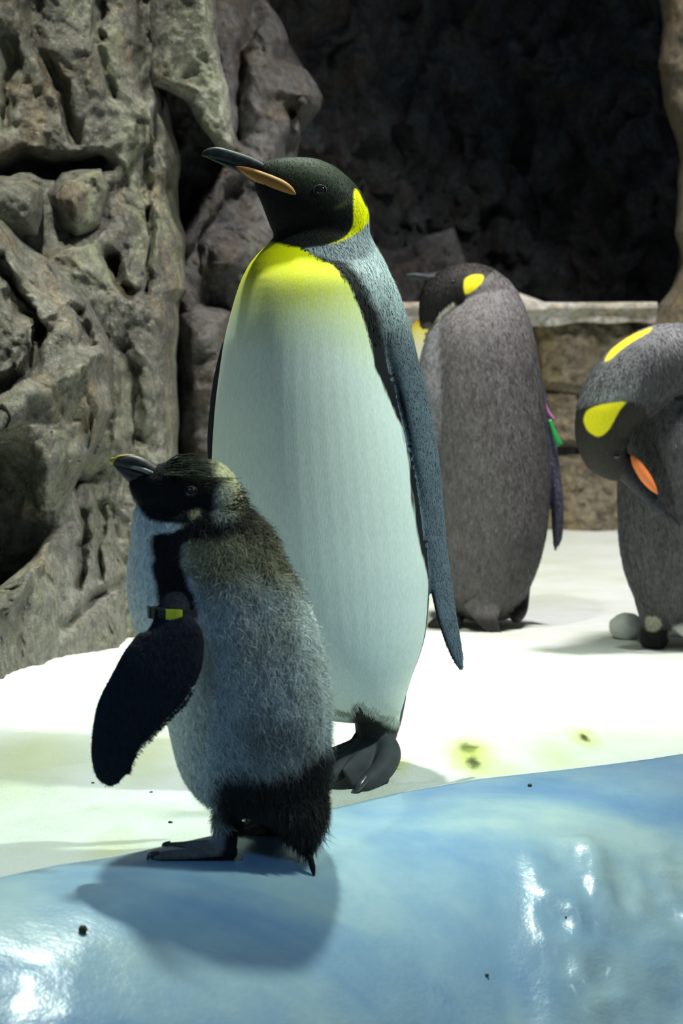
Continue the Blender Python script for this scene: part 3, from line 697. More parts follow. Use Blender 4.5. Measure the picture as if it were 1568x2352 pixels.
flip = tube([(408, 1385, -0.075, 34, 0.016, 0), (396, 1418, -0.098, 42, 0.014, 0), (398, 1455, -0.112, 68, 0.012, 0), (385, 1500, -0.122, 86, 0.010, 0), (358, 1550, -0.13, 92, 0.009, 0), (322, 1600, -0.135, 84, 0.008, 0), (290, 1650, -0.138, 76, 0.008, 0), (268, 1700, -0.14, 60, 0.007, 0), (258, 1745, -0.142, 50, 0.006, 0), (256, 1780, -0.142, 38, 0.005, 0), (262, 1803, -0.142, 12, 0.003, 0)], 60, 36, None, 2.3, YC)
flip2 = tube([(420, 1400, 0.07, 34, 0.014, 0), (420, 1500, 0.11, 70, 0.010, 0), (440, 1600, 0.13, 70, 0.009, 0), (460, 1700, 0.14, 50, 0.008, 0), (470, 1780, 0.145, 20, 0.004, 0)], 40, 24, None, 2.3, YC)
leg1 = tube([(530, 1780, -0.03, 62, 0.040), (528, 1830, -0.035, 42, 0.034), (522, 1870, -0.04, 32, 0.026), (518, 1905, -0.04, 28, 0.020), (514, 1935, -0.042, 32, 0.018), (512, 1955, -0.045, 30, 0.016), (512, 1968, -0.046, 12, 0.008)], 30, 24, 'x', 2, YC)
toeA = tube([(532, 1948, -0.052, 27, 0.020), (490, 1955, -0.062, 21, 0.017), (440, 1963, -0.072, 14, 0.013), (390, 1966, -0.082, 13, 0.011), (356, 1968, -0.088, 10, 0.009), (346, 1969, -0.089, 3, 0.003)], 30, 18, None, 2, YC)
toeB = tube([(520, 1942, -0.040, 18, 0.014), (470, 1943, -0.034, 13, 0.012), (420, 1945, -0.028, 12, 0.010), (388, 1946, -0.024, 11, 0.008), (378, 1947, -0.023, 4, 0.003)], 30, 18, None, 2, YC)
webA = tube([(510, 1956, -0.050, 8, 0.012), (460, 1960, -0.052, 6, 0.016), (410, 1963, -0.052, 4, 0.018)], 14, 14, None, 2, YC)
leg2 = tube([(620, 1800, 0.055, 60, 0.035), (622, 1850, 0.055, 38, 0.028), (622, 1880, 0.055, 26, 0.020), (622, 1904, 0.052, 22, 0.016), (620, 1916, 0.05, 10, 0.008)], 24, 20, 'x', 2, YC)
toeC = tube([(630, 1900, 0.05, 18, 0.016), (595, 1907, 0.045, 15, 0.013), (565, 1913, 0.040, 12, 0.010), (549, 1919, 0.036, 5, 0.004)], 24, 16, None, 2, YC)
toeD = tube([(625, 1892, 0.06, 14, 0.012), (585, 1892, 0.066, 11, 0.010), (540, 1902, 0.062, 9, 0.009), (500, 1916, 0.055, 4, 0.004)], 24, 16, None, 2, YC)
tailc = tube([(690, 1890, -0.03, 26, 0.014), (700, 1940, -0.05, 13, 0.008), (711, 1968, -0.058, 9, 0.006), (718, 1995, -0.062, 8, 0.004), (721, 2014, -0.064, 3, 0.002)], 24, 14, 'x', 2, YC)
me, W, N, part = remesh([body, head, flip, flip2, leg1, toeA, toeB, webA, leg2, toeC, toeD, tailc], 0.0016, 6)
px, py = proj(W)
nz = fbm(W * 70, 3, 5); nz2 = fbm(W * 25, 3, 9); nzv = fbm(W * np.array([150, 150, 40]), 2, 6)
C = np.tile([0.62, 0.66, 0.66], (len(W), 1))
flf = sstep(430, 560, px) * sstep(1140, 1200, py) * sstep(1960, 1900, py) * (part == 0)
W = W + N * (flf * (0.0045 * fbm(W * 38, 3, 77) + 0.003 * fbm(W * np.array([90, 90, 45]), 2, 78)))[:, None]
me.vertices.foreach_set('co', W.ravel()); me.update()
# side: grey down
side = [(430, 1190), (600, 1150), (800, 1200), (820, 1700), (760, 1760), (480, 1780), (478, 1700), (470, 1500), (440, 1380)]
C = blend(C, (0.40, 0.45, 0.47), msk(side, px, py, 30, 20 * nz))
C = blend(C, (0.72, 0.78, 0.80), sstep(590, 740, px + 30 * nz - 0.12 * (py - 1500)) * sstep(1330, 1400, py) * sstep(1760, 1650, py))  # paler towards the back: rim light painted into the down
C = blend(C, (0.36, 0.34, 0.22), sstep(0.1, 0.4, nz2) * sstep(520, 560, px) * sstep(1300, 1380, py) * sstep(1600, 1450, py) * 0.35)
C = blend(C, (0.17, 0.155, 0.085), 0.92 * msk([(400, 1225), (480, 1180), (590, 1150), (660, 1230), (690, 1320), (640, 1350), (560, 1350), (480, 1360), (430, 1330)], px, py, 48, 30 * nz + 20 * nz2))
C = blend(C, (0.008, 0.008, 0.010), msk([(343, 1225), (400, 1215), (480, 1170), (560, 1130), (590, 1165), (560, 1210), (480, 1235), (425, 1245), (415, 1290), (440, 1350), (455, 1400), (440, 1430), (370, 1410), (352, 1330)], px, py, 9, 7 * nz))
C = blend(C, (0.02, 0.016, 0.012), msk([(520, 1160), (600, 1140), (620, 1210), (560, 1230)], px, py, 16, 10 * nz) * 0.7)
# rump and thighs
C = blend(C, (0.024, 0.022, 0.023), msk([(498, 1770), (560, 1770), (650, 1765), (720, 1725), (800, 1680), (800, 2050), (520, 2050), (520, 1900), (488, 1870), (490, 1810)], px, py, 22, 14 * nz))
C = blend(C, (0.07, 0.075, 0.07), msk([(560, 1640), (700, 1660), (700, 1720), (560, 1730)], px, py, 40, 25 * nz) * 0.6)
# head
hm = msk([(280, 1000), (620, 1000), (590, 1130), (560, 1190), (500, 1215), (425, 1203), (345, 1200), (318, 1165), (290, 1120)], px, py, 6, 4 * nz) * (py < 1240)
C = blend(C, (0.010, 0.010, 0.011), hm)
C = blend(C, (0.55, 0.60, 0.60), msk([(345, 1203), (420, 1205), (400, 1222), (345, 1226), (290, 1230), (290, 1180), (310, 1178)], px, py, 4, 3 * nz) * (part <= 1))
C = blend(C, (0.42, 0.40, 0.24), msk([(478, 1052), (510, 1050), (548, 1085), (565, 1140), (560, 1172), (530, 1185), (500, 1180), (505, 1130), (520, 1110), (490, 1090)], px, py, 9, 6 * nz))
C = blend(C, (0.25, 0.27, 0.25), msk([(495, 1120), (530, 1110), (540, 1180), (500, 1200), (486, 1190)], px, py, 9, 6 * nz) * 0.7)
C = blend(C, (0.26, 0.24, 0.13), msk([(430, 1180), (445, 1168), (462, 1168), (460, 1185), (440, 1195)], px, py, 4, 5 * nz))
C = blend(C, (0.02, 0.024, 0.018), msk([(370, 1058), (450, 1045), (500, 1050), (500, 1085), (430, 1090)], px, py, 8, 6 * nz) * 0.7)
fm = (part == 2)
C[fm] = (0.012, 0.014, 0.022)
C[fm & (N[:, 1] > 0.25)] = (0.55, 0.60, 0.60)
C[fm & (N[:, 0] > 0.25) & (N[:, 1] > -0.75) & (py > 1575) & (py < 1730)] = (0.55, 0.60, 0.60)
C[part == 3] = (0.02, 0.02, 0.025)
C[(part == 3) & (N[:, 1] < 0)] = (0.5, 0.55, 0.55)
ft = np.isin(part, [5, 6, 7, 9, 10]) | (np.isin(part, [4]) & (py > 1900))
C[ft] = np.array([0.15, 0.135, 0.12]) * (1 + 0.25 * nz[ft])[:, None]
C = blend(C, (0.2, 0.22, 0.22), msk([(485, 1860), (515, 1870), (520, 1920), (505, 1950), (488, 1945), (478, 1920)], px, py, 8, 4 * nz) * ft)
C = blend(C, (0.012, 0.011, 0.011), msk([(522, 1850), (560, 1850), (556, 1975), (500, 1975), (520, 1935)], px, py, 8, 5 * nz))
C[part == 11] = (0.012, 0.012, 0.014)
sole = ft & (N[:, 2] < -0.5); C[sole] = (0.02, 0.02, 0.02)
set_col(me, C)
link('body', me, M_DOWN, ch)
flow = np.tile([0.30, 0, -0.9], (len(W), 1)); flow[px < 430] = (0.05, 0, -1)
hd_ = (part == 1) & (hm > 0.3)
flow[hd_] = (0.9, 0, -0.25)
fluffy = sstep(400, 520, px) * sstep(1150, 1200, py)
L = 0.004 + 0.012 * fluffy; L = np.where(hd_, 0.005, L); L = np.where(py > 1700, L * 1.15, L)
L = np.where(fm, 0.0035, L)
lift = 0.12 + 0.38 * fluffy; lift = np.where(fm | hd_, 0.08, lift)
ok = (~ft) & (part != 11)
strands('down_feathers', ch, M_DOWN, W, N, C, ok * np.where(W[:, 1] > YC + 0.06, 0.3, 1.0) * np.where(fm, 0.8, 1.0), 105000, L, np.where(fluffy > 0.5, 0.00065, 0.0007), flow, lift, 0.25, 0.5, 0.32, droop=0.3, seed=5, nrm=0.22)
# long loose tufts on the back, nape and rump
tp = sstep(560, 660, px) * sstep(1150, 1230, py) * sstep(1800, 1700, py) * (part == 0) * (np.abs(N[:, 1]) < 0.8)
strands('loose_tufts', ch, M_DOWN, W, N, C * np.array([0.8, 0.8, 0.75]), tp + 1e-9, 2600, np.full(len(W), 0.027), 0.0006, flow, 0.6, 0.3, 0.6, 0.5, droop=0.2, seed=6)
np_ = msk([(540, 1110), (590, 1150), (660, 1230), (690, 1330), (640, 1300), (560, 1220), (500, 1210)], px, py, 20) * (part <= 1)
strands('nape_tufts', ch, M_DOWN, W, N, np.tile([0.02, 0.018, 0.012], (len(W), 1)), np_ + 1e-9, 800, np.full(len(W), 0.022), 0.0010, flow + np.array([0.6, 0, 0.4]), 0.5, 0.2, 0.35, 0.6, seed=8)
rp_ = sstep(1760, 1840, py) * (px > 545) * np.isin(part, [0]) * sstep(1945, 1925, py)
strands('rump_feathers', ch, M_DOWN, W, N, np.tile([0.03, 0.027, 0.027], (len(W), 1)), rp_ + 1e-9, 7000, 0.018 + 0.014 * sstep(600, 690, px), 0.0014, np.tile([0.08, 0, -1.0], (len(W), 1)), 0.22, 0.12, 0.2, 0.5, droop=0.5, seed=9)
# trailing fringe of the flipper
te = msk([(285, 1808), (302, 1760), (345, 1690), (400, 1620), (455, 1575), (470, 1585), (420, 1640), (350, 1730), (310, 1810)], px, py, 12) * fm
strands('flipper_fringe', ch, M_DOWN, W, N, np.tile([0.014, 0.016, 0.022], (len(W), 1)), te + 1e-9, 500, np.full(len(W), 0.007), 0.0010, np.tile([0.75, 0.2, -0.65], (len(W), 1)), 0.3, 0.1, 0.2, 0.2, seed=10)
# crest: long flat plumes swept back from the brow
def plumes(name, parent, specs, mat, Y0, col):
    V, Fc, cc = [], [], []
    for pts, wd, c in specs:
        a = np.array(pts, float); t = np.linspace(0, 1, 9)
        b_ = mono(np.linspace(0, 1, len(a)), a, t); c3 = P(b_[:, 0], b_[:, 1], Y0 + b_[:, 2])
        o0 = len(V)
        for i in range(9):
            ww = wd * (1 - 0.85 * t[i] ** 2)
            V += [c3[i] + np.array([0, 0, ww]), c3[i] + np.array([0, -ww * 0.6, 0]), c3[i] - np.array([0, 0, ww])]; cc += [c] * 3
        for i in range(8):
            for j in range(3):
                Fc.append((o0 + i * 3 + j, o0 + i * 3 + (j + 1) % 3, o0 + (i + 1) * 3 + (j + 1) % 3, o0 + (i + 1) * 3 + j))
    me = mesh_from(name, np.array(V), Fc); set_col(me, np.array(cc)); o = link(name, me, mat, parent); o['kind'] = 'stuff'
    return o
sp = []
for k in range(90):
    u = random.random(); s = -1 if random.random() < 0.72 else 1
    x0 = 372 + random.uniform(0, 60); y0 = 1060 + u * 32
    x1 = random.uniform(440, 505) if u > 0.3 else random.uniform(430, 485)
    y1 = 1050 + u * 55 + random.uniform(-5, 5)
    yd = 0.018 + 0.026 * u
    g = random.uniform(0.5, 1.6)
    sp.append(([(x0, y0, s * yd), ((x0 + x1) / 2, (y0 + y1) / 2 - 7 + random.uniform(-5, 3), s * (yd + 0.012)), (x1, y1, s * (yd + 0.008))], random.uniform(0.0005, 0.0011), (0.017 * g, 0.020 * g, 0.012 * g)))
for k in range(9):
    y1 = 1103 + random.uniform(-6, 8)
    sp.append(([(375 + random.uniform(0, 14), 1082 + random.uniform(-3, 6), -0.034), (450, 1098 + random.uniform(-5, 4), -0.05), (random.uniform(520, 562), y1, -0.044)], 0.0010, random.choice([(0.12, 0.13, 0.06), (0.012, 0.014, 0.01), (0.03, 0.035, 0.02)])))
plumes('crest', ch, sp, M_DOWN, YC, None)
# beak
b1 = tube_obj('beak', strip([(254, 1056, 1062, 0.0015), (262, 1049, 1068, 0.0035), (280, 1046, 1076, 0.006), (305, 1045, 1083, 0.0085), (330, 1051, 1092, 0.011), (352, 1062, 1102, 0.013), (375, 1078, 1118, 0.019), (392, 1092, 1130, 0.025)], YC - 0.003, 34, 22), M_CBEAK, ch)
tube_obj('lower_mandible', strip([(260, 1062, 1070, 0.002), (280, 1070, 1094, 0.005), (300, 1074, 1111, 0.008), (325, 1078, 1118, 0.0105), (350, 1086, 1122, 0.014), (380, 1100, 1132, 0.020)], YC - 0.003, 30, 20), M_CBEAK, b1)
for s in (-1, 1):
    tube_obj('beak_edge', tube([(300, 1072, s * 0.0085, 3, 0.001), (330, 1080, s * 0.0125, 5, 0.0018), (355, 1092, s * 0.0165, 6, 0.002), (375, 1106, s * 0.023, 6, 0.002), (388, 1128, s * 0.029, 3, 0.001)], 20, 10, None, 2, YC - 0.003), M_CTOM, b1)
tube_obj('beak_tip', strip([(251, 1055, 1062, 0.0014), (257, 1051, 1066, 0.0030), (264, 1049, 1063, 0.0042), (275, 1045, 1052, 0.0042), (292, 1043.5, 1048, 0.003), (310, 1044, 1046, 0.001)], YC - 0.003, 20, 16), M_TIP, b1)
for s in (-1, 1):
    c = P(438, 1130, YC + s * 0.0425)
    e = uv_ball(c, 0.0062, M_EYE, 'eye', ch, 1, 0.6, 0.95)
    ring(c + np.array([0, s * 0.0010, 0]), 0.0064, 0.0006, M_BANDK, 'eye_ring', e, 1.1, 0.95)
# claws
claw(ch, [(362, 1961, -0.088, 9, 0.006), (350, 1962, -0.091, 8, 0.005), (341, 1968, -0.094, 5, 0.003), (338, 1976, -0.095, 1, 0.001)], YC)
claw(ch, [(390, 1940, -0.024, 9, 0.006), (379, 1942, -0.023, 8, 0.005), (372, 1950, -0.022, 2, 0.001)], YC)
claw(ch, [(556, 1911, 0.037, 8, 0.005), (546, 1916, 0.034, 6, 0.004), (539, 1924, 0.032, 1, 0.001)], YC)
claw(ch, [(508, 1911, 0.056, 8, 0.006), (496, 1916, 0.054, 6, 0.004), (488, 1923, 0.052, 1, 0.001)], YC)
# flipper band: strap around the flipper root, buckle, yellow slip
def band_arc(name, a0, a1, rr, h, mat, parent, th=0.0022, n=24, cxp=396, cyp=1407):
    c = P(cxp, cyp, YC - 0.094); V = []; Fc = []
    sx, sy = 0.0235, 0.0185
    for i in range(n + 1):
        a = math.radians(a0 + (a1 - a0) * i / n)
        for (dr, dz) in ((0, -h), (th, -h), (th, h), (0, h)):
            V.append((c[0] + (sx + rr + dr) * math.cos(a), c[1] + (sy + rr + dr) * math.sin(a), c[2] + dz + 0.004 * math.cos(a) * -0.3))
    for i in range(n):
        for j in range(4): Fc.append((i * 4 + j, i * 4 + (j + 1) % 4, (i + 1) * 4 + (j + 1) % 4, (i + 1) * 4 + j))
    Fc += [(0, 3, 2, 1), (n * 4, n * 4 + 1, n * 4 + 2, n * 4 + 3)]
    return link(name, mesh_from(name, V, Fc, False), mat, parent)
bd = band_arc('flipper_band', 0, 360, 0, 0.0052, M_BANDK, ch); tag(bd, 'black and yellow identification band on the flipper')
band_arc('yellow_slip', -102, -62, 0.0016, 0.0058, M_BANDY, bd, n=10)
for a in (176, 196, 216): band_arc('buckle_rib', a, a + 13, 0.0020, 0.0066, M_BANDK, bd, 0.0030, 4)
tube_obj('buckle', tube([(345, 1407, -0.094, 10, 0.006), (358, 1406, -0.097, 13, 0.008), (372, 1407, -0.104, 12, 0.006), (384, 1407, -0.110, 8, 0.004)], 12, 8, None, 3, YC), M_BANDK, bd)

# ------------------------------------------------------------------ king penguin seen from behind
YB = 4.80
kb2 = thing('king_penguin', tuple(P(1120, 1420, YB) * np.array([1, 1, 0])), 'grey-backed adult penguin seen from behind with its head turned left', 'penguin')
body = rows([(640, 1080, 1165, 0.035), (670, 1068, 1188, 0.055), (700, 1040, 1202, 0.08), (730, 1006, 1214, 0.10), (770, 986, 1225, 0.115), (820, 975, 1234, 0.125), (900, 967, 1248, 0.135), (1000, 966, 1258, 0.142), (1100, 968, 1263, 0.146),
             (1200, 974, 1258, 0.146), (1270, 984, 1245, 0.14), (1330, 1000, 1225, 0.125), (1370, 1018, 1205, 0.105), (1400, 1040, 1185, 0.08), (1420, 1070, 1165, 0.05)], YB, 60, 44)
head = strip([(962, 700, 735, 0.012, -0.02), (968, 660, 745, 0.022, -0.02), (985, 640, 748, 0.034, -0.02), (1010, 622, 742, 0.046, -0.015), (1045, 608, 728, 0.053, -0.01), (1085, 604, 720, 0.056, 0), (1120, 612, 720, 0.056, 0), (1150, 630, 720, 0.05, 0), (1175, 655, 720, 0.035, 0), (1188, 680, 720, 0.015, 0)], YB, 40, 32)
chest = rows([(728, 968, 1010, 0.03, -0.03), (745, 948, 1020, 0.05, -0.02), (780, 934, 1030, 0.07, -0.01), (850, 930, 1050, 0.09, 0), (1000, 930, 1060, 0.11, 0), (1200, 945, 1060, 0.11, 0), (1350, 1000, 1080, 0.08, 0)], YB + 0.05, 40, 30)
fl1 = tube([(1020, 760, -0.03, 34, 0.03, 0), (998, 830, -0.06, 36, 0.024, 20), (984, 930, -0.075, 38, 0.018, 30), (984, 1050, -0.07, 36, 0.014, 30), (985, 1180, -0.065, 30, 0.01, 30), (985, 1300, -0.06, 14, 0.007, 30)], 40, 20, None, 2, YB)
fl2 = tube([(1200, 800, 0.0, 20, 0.03, 0), (1226, 880, 0.0, 20, 0.030, 0), (1246, 950, 0.005, 18, 0.034, 0), (1260, 1020, 0.01, 17, 0.036, 0), (1272, 1100, 0.01, 16, 0.034, 0), (1280, 1180, 0.01, 14, 0.028, 0), (1280, 1235, 0.01, 11, 0.018, 0), (1274, 1258, 0.01, 4, 0.006, 0)], 40, 20, None, 2, YB)
lg1 = tube([(1186, 1320, 0.0, 34, 0.04), (1190, 1370, 0.0, 26, 0.035), (1188, 1400, -0.02, 24, 0.045), (1186, 1420, -0.03, 16, 0.04), (1184, 1430, -0.03, 6, 0.02)], 20, 18, 'x', 2, YB)
lg2 = tube([(1040, 1340, 0.0, 34, 0.04), (1035, 1400, 0.0, 32, 0.04), (1030, 1430, -0.01, 34, 0.04), (1028, 1448, -0.02, 20, 0.03)], 20, 18, 'x', 2, YB)
ft2 = tube([(1050, 1428, -0.03, 24, 0.035), (1010, 1434, -0.04, 20, 0.03), (985, 1442, -0.05, 10, 0.015)], 16, 16, None, 2, YB)
tl = tube([(1110, 1380, -0.09, 50, 0.03), (1122, 1425, -0.115, 26, 0.012), (1140, 1448, -0.12, 12, 0.006), (1152, 1456, -0.12, 3, 0.002)], 20, 16, None, 2, YB)
me, W, N, part = remesh([body, head, chest, fl1, fl2, lg1, lg2, ft2, tl], 0.0027, 9)
px, py = proj(W); nz = fbm(W * 50, 3, 5); nzv = fbm(W * np.array([120, 120, 45]), 3, 6)
C = np.tile([0.105, 0.098, 0.10], (len(W), 1)) * (1 + 0.35 * nzv)[:, None]
C = blend(C, (0.20, 0.19, 0.19), sstep(860, 700, py + 30 * nz) * 0.7)
C[part == 2] = (0.8, 0.8, 0.72)
C = blend(C, (0.82, 0.72, 0.12), (part == 2) * sstep(830, 740, py + 6 * nz))
C = blend(C, (0.85, 0.50, 0.01), (part == 2) * sstep(760, 735, py - 0.4 * (px - 960)))
C = blend(C, (0.012, 0.011, 0.011), (sstep(4, -4, poly_sd([(900, 560), (1150, 560), (1130, 625), (1112, 640), (1085, 665), (1066, 690), (1062, 700), (1045, 702), (1025, 708), (1000, 740), (900, 745)], px, py)[0] + 2 * nz)) * (part <= 1))
C = blend(C, (0.05, 0.043, 0.038), sstep(660, 600, py) * sstep(990, 1080, px) * (part == 1) * (px < 1180) * 0.8)
C = blend(C, (0.86, 0.76, 0.03), msk([(1066, 640), (1085, 630), (1112, 631), (1107, 650), (1088, 668), (1068, 679), (1064, 660)], px, py, 2.5))
wl_ = line_d([(1040, 700), (1012, 722), (990, 765), (972, 815), (962, 850)], px, py)
C = blend(C, (0.75, 0.72, 0.62), sstep(7, 2, wl_) * (part != 2) * (N[:, 0] < 0.2))
C[part == 3] = np.array([0.15, 0.155, 0.165]) * (1 + 0.3 * nzv[part == 3])[:, None]
C[part == 4] = np.array([0.085, 0.08, 0.125]) * (1 + 0.3 * nzv[part == 4])[:, None]
C = blend(C, (0.022, 0.02, 0.02), np.isin(part, [5]) * sstep(1350, 1372, py) + np.isin(part, [6, 7]) * sstep(1395, 1415, py))
C = blend(C, (0.03, 0.028, 0.028), (part == 8) * sstep(1405, 1430, py))
set_col(me, C); link('body', me, M_GREY, kb2); patch_mat(me, C)
strands('body_feathers', kb2, M_GREY, W, N, C, ((part < 5) & (W[:, 1] < YB + 0.08) & (C[:, 0] < 0.4) & (poly_sd([(1066, 640), (1085, 630), (1112, 631), (1107, 650), (1068, 679)], px, py)[0] > 13)).astype(float), 30000, np.where(px < 1060, 0.010, 0.012), 0.0022, np.tile([0.05, 0, -1.0], (len(W), 1)), 0.10, 0.05, 0.15, 0.22, seed=12, nrm=0.15)
b2 = tube_obj('beak', strip([(930, 630, 636, 0.002, -0.02), (945, 626, 640, 0.006, -0.02), (970, 627, 646, 0.01, -0.02), (1000, 624, 660, 0.018, -0.018), (1020, 620, 668, 0.02, -0.016)], YB, 24, 18), M_BEAK, kb2)
e = uv_ball(P(1040, 650, YB - 0.058), 0.006, M_EYE, 'eye', kb2, 1, 0.6, 1)
bx = tube_obj('flipper_tag', tube([(1262, 964, -0.025, 4, 0.003), (1270, 988, -0.028, 5, 0.003), (1279, 1010, -0.03, 7, 0.003), (1286, 1024, -0.03, 8, 0.002)], 12, 8, None, 4, YB), M_TAGG, kb2)
tag(bx, 'green plastic flipper tag')
bx = tube_obj('flipper_tag', tube([(1252, 928, -0.02, 3, 0.003), (1260, 948, -0.022, 3.5, 0.003), (1273, 964, -0.024, 3, 0.003)], 12, 8, None, 4, YB), M_TAGP, kb2)
tag(bx, 'pink plastic flipper tag')

# ------------------------------------------------------------------ preening king penguin at the right
YR = 4.50
kp = thing('king_penguin', tuple(P(1580, 1470, YR) * np.array([1, 1, 0])), 'adult penguin preening with its head bent down, cut off by the right edge', 'penguin')
body = rows([(742, 1530, 1620, 0.04), (765, 1480, 1675, 0.07), (800, 1455, 1705, 0.095), (860, 1435, 1725, 0.115), (950, 1425, 1740, 0.13), (1050, 1420, 1750, 0.14), (1150, 1418, 1755, 0.145), (1230, 1420, 1755, 0.145), (1300, 1430, 1745, 0.14), (1360, 1450, 1725, 0.125), (1410, 1475, 1700, 0.105), (1440, 1500, 1680, 0.08), (1460, 1540, 1650, 0.04)], YR, 60, 44)
neck = tube([(1600, 850, -0.02, 100, 0.10), (1530, 835, -0.06, 92, 0.10), (1468, 862, -0.10, 88, 0.085), (1420, 910, -0.13, 84, 0.07), (1392, 958, -0.14, 72, 0.06), (1384, 1000, -0.14, 64, 0.055), (1392, 1040, -0.14, 56, 0.048), (1412, 1066, -0.14, 42, 0.036), (1440, 1084, -0.14, 26, 0.022), (1455, 1096, -0.14, 10, 0.01)], 60, 36, None, 2, YR)
flr = tube([(1545, 930, -0.10, 60, 0.03, 0), (1580, 1020, -0.14, 70, 0.02, 0), (1610, 1120, -0.15, 70, 0.016, 0), (1620, 1250, -0.14, 55, 0.012, 0), (1610, 1370, -0.12, 20, 0.008, 0)], 40, 22, None, 2, YR)
lga = tube([(1500, 1380, 0.0, 44, 0.05), (1504, 1430, -0.01, 36, 0.045), (1502, 1462, -0.02, 36, 0.05), (1500, 1482, -0.03, 28, 0.05), (1500, 1490, -0.03, 12, 0.03)], 20, 18, 'x', 2, YR)
lgb = tube([(1640, 1380, 0.0, 44, 0.05), (1640, 1430, -0.01, 36, 0.045), (1640, 1462, -0.02, 36, 0.05), (1640, 1482, -0.03, 24, 0.05)], 20, 18, 'x', 2, YR)
tlr = tube([(1580, 1400, -0.06, 60, 0.05), (1590, 1445, -0.10, 44, 0.03), (1596, 1470, -0.12, 20, 0.012)], 20, 16, 'x', 2, YR)
me, W, N, part = remesh([body, neck, flr, lga, lgb, tlr], 0.0027, 8)
px, py = proj(W); nz = fbm(W * 50, 3, 5); nzv = fbm(W * np.array([110, 110, 50]), 3, 6)
C = np.tile([0.085, 0.085, 0.09], (len(W), 1)) * (1 + 0.4 * nzv)[:, None]
C = blend(C, (0.26, 0.26, 0.26), sstep(860, 745, py + 25 * nz + 0.25 * (1568 - px)) * 0.8)
C = blend(C, (0.13, 0.14, 0.14), (part == 1) * sstep(1500, 1400, px) * 0.8)
C = blend(C, (0.22, 0.24, 0.24), (part == 1) * msk([(1350, 910), (1440, 890), (1470, 860), (1460, 915), (1380, 922)], px, py, 14) * 0.7)
hdm = msk([(1300, 935), (1345, 934), (1440, 921), (1480, 925), (1500, 1000), (1480, 1120), (1300, 1120)], px, py, 4, 3 * nz) * (part == 1)
C = blend(C, (0.03, 0.026, 0.024), hdm)
C = blend(C, (0.86, 0.78, 0.02), msk([(1338, 965), (1345, 945), (1362, 934), (1395, 926), (1442, 921), (1424, 940), (1412, 962), (1400, 985), (1385, 1000), (1370, 1004), (1348, 990)], px, py, 2.5) * (part == 1))
C = blend(C, (0.86, 0.74, 0.04), msk([(1385, 832), (1400, 805), (1425, 783), (1460, 764), (1500, 750), (1490, 764), (1450, 786), (1420, 808), (1402, 826)], px, py, 3))
C = blend(C, (0.022, 0.022, 0.022), (np.isin(part, [3, 4])) * sstep(1436, 1450, py + 5 * nz))
C = blend(C, (0.45, 0.46, 0.36), msk([(1480, 1415), (1515, 1414), (1520, 1440), (1505, 1452), (1482, 1448)], px, py, 4))
C = blend(C, (0.65, 0.66, 0.62), msk([(1535, 1440), (1620, 1425), (1620, 1480), (1535, 1475)], px, py, 6) * 0.7)
set_col(me, C); link('body', me, M_GREY, kp); patch_mat(me, C)
strands('body_feathers', kp, M_GREY, W, N, C, ((part < 3) & (hdm < 0.5) & (W[:, 1] < YR + 0.08) & (C[:, 0] < 0.4) & (poly_sd([(1338, 965), (1345, 945), (1362, 934), (1395, 926), (1442, 921), (1400, 985), (1370, 1004)], px, py)[0] > 15) & (poly_sd([(1385, 832), (1425, 783), (1500, 750), (1490, 764), (1402, 826)], px, py)[0] > 3)).astype(float), 24000, np.full(len(W), 0.012), 0.0024, np.tile([0.0, 0, -1.0], (len(W), 1)), 0.12, 0.06, 0.2, 0.25, seed=14, nrm=0.18)
b3 = tube_obj('beak', tube([(1420, 1062, -0.145, 32, 0.024), (1448, 1092, -0.15, 24, 0.018), (1480, 1128, -0.158, 18, 0.012), (1510, 1160, -0.165, 13, 0.008), (1540, 1188, -0.165, 8, 0.005), (1562, 1206, -0.16, 2, 0.002)], 30, 18, None, 2, YR), M_BEAK, kp)
tube_obj('beak_plate', tube([(1451, 1048, -0.158, 5, 0.008), (1462, 1066, -0.165, 11, 0.010), (1480, 1094, -0.169, 13, 0.0095), (1497, 1118, -0.171, 9, 0.007), (1509, 1134, -0.171, 2, 0.003)], 24, 16, None, 2, YR), M_PLATE2, b3)
c = P(1416, 1047, YR - 0.185); e = uv_ball(c, 0.0062, M_EYE, 'eye', kp, 1, 0.6, 1); ring(c, 0.0066, 0.0012, M_EYERING, 'eye_ring', e)

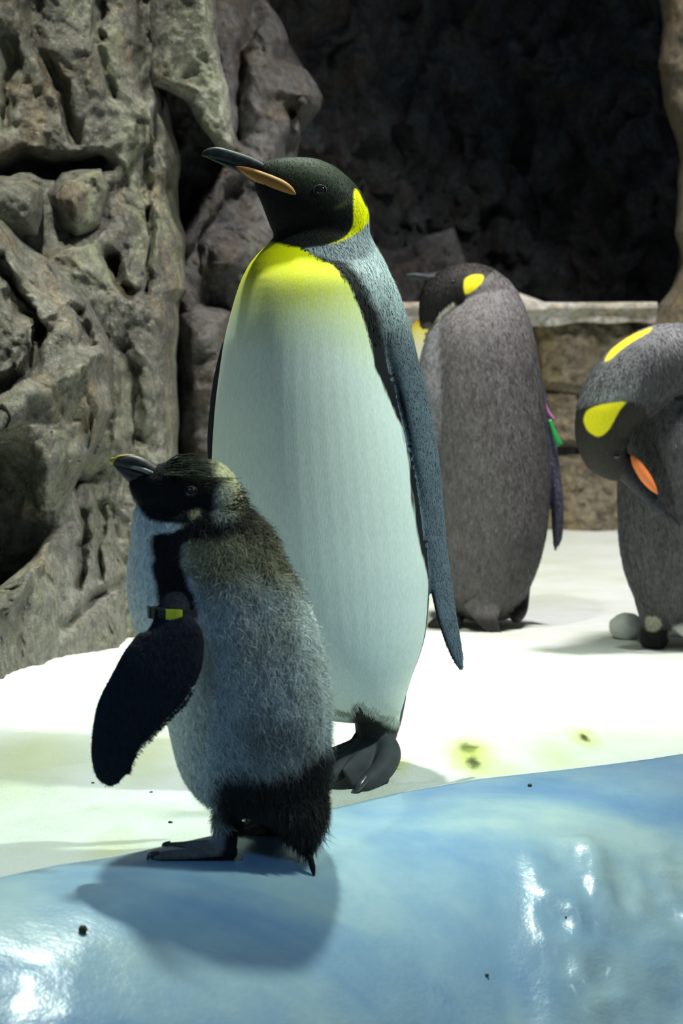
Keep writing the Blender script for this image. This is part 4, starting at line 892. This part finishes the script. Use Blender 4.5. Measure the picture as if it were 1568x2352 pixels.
# ------------------------------------------------------------------ small things on the ground
def lump(name, c, r, mat, seed, sx=1, sy=1, sz=1, amp=0.2, label=None, cat=None, group=None, nu=28, nv=18):
    th = np.linspace(0, np.pi, nv); ph = np.linspace(0, 2 * np.pi, nu, endpoint=False)
    V = np.array([[math.sin(t) * math.cos(p), math.sin(t) * math.sin(p), math.cos(t)] for t in th for p in ph])
    k = 1 + amp * fbm(V * 2.2 + seed * 3.7, 3, seed)
    V = V * k[:, None] * r * np.array([sx, sy, sz])
    Fc = [(i * nu + j, (i + 1) * nu + j, (i + 1) * nu + (j + 1) % nu, i * nu + (j + 1) % nu) for i in range(nv - 1) for j in range(nu)]
    o = link(name, mesh_from(name, V, Fc), mat); o.location = c
    tag(o, label, cat, None, group); return o
q = P(1438, 1440, 4.62); lump('snow_lump', (q[0], q[1], snow_z(q[0], q[1]) + 0.026), 0.034, M_SNOW, 3, 1.1, 1, 0.9, 0.15, 'rounded lump of snow beside the preening penguin', 'snow lump')
def on_ice(px, py):
    lo, hi = 1.2, 3.4
    for _ in range(50):
        m = (lo + hi) / 2; p = P(px, py, m)
        if p[2] > float(ice_z(np.array([p[0]]), np.array([m]))[0]): lo = m
        else: hi = m
    return P(px, py, lo)
for (a, b_, r, s, lab) in [(190, 2142, 0.0048, 31, 'dark green dropping on the blue ledge below the chick shadow, largest there'),
                        (1118, 2242, 0.0026, 32, 'round dark speck low on the blue ledge, right of centre'),
                        (1216, 1806, 0.0032, 33, 'brownish dropping just below the upper rim of the blue ledge'),
                        (1299, 2108, 0.0016, 34, 'tiny dark green speck between the shiny dents of the blue ledge')]:
    p = on_ice(a, b_); lump('dropping', (p[0], p[1], p[2] + r * 0.5), r, M_DUNG, s, 0.9, 0.9, 1.2 if s == 31 else 0.6, 0.5, lab, 'dropping', 'droppings on the ledge', 14, 10)
for (a, b_, r, s, lab) in [(391, 1888, 0.0022, 41, 'small dark feather bit on the snow left of the chick leg'),
                        (347, 1806, 0.0018, 42, 'tiny dark bit on the snow beside the chick flipper tip'),
                        (213, 1785, 0.0018, 43, 'tiny dark bit on the snow left of the chick flipper tip')]:
    Yq = ground_Y(b_); p = P(a, b_, Yq); z = float(snow_z(np.array([p[0]]), np.array([p[1]]))[0])
    lump('feather_bit', (p[0], p[1], z + r * 0.4), r, M_DUNG, s, 1.3, 0.7, 0.7, 0.7, lab, 'debris', 'bits on the snow', 12, 8)
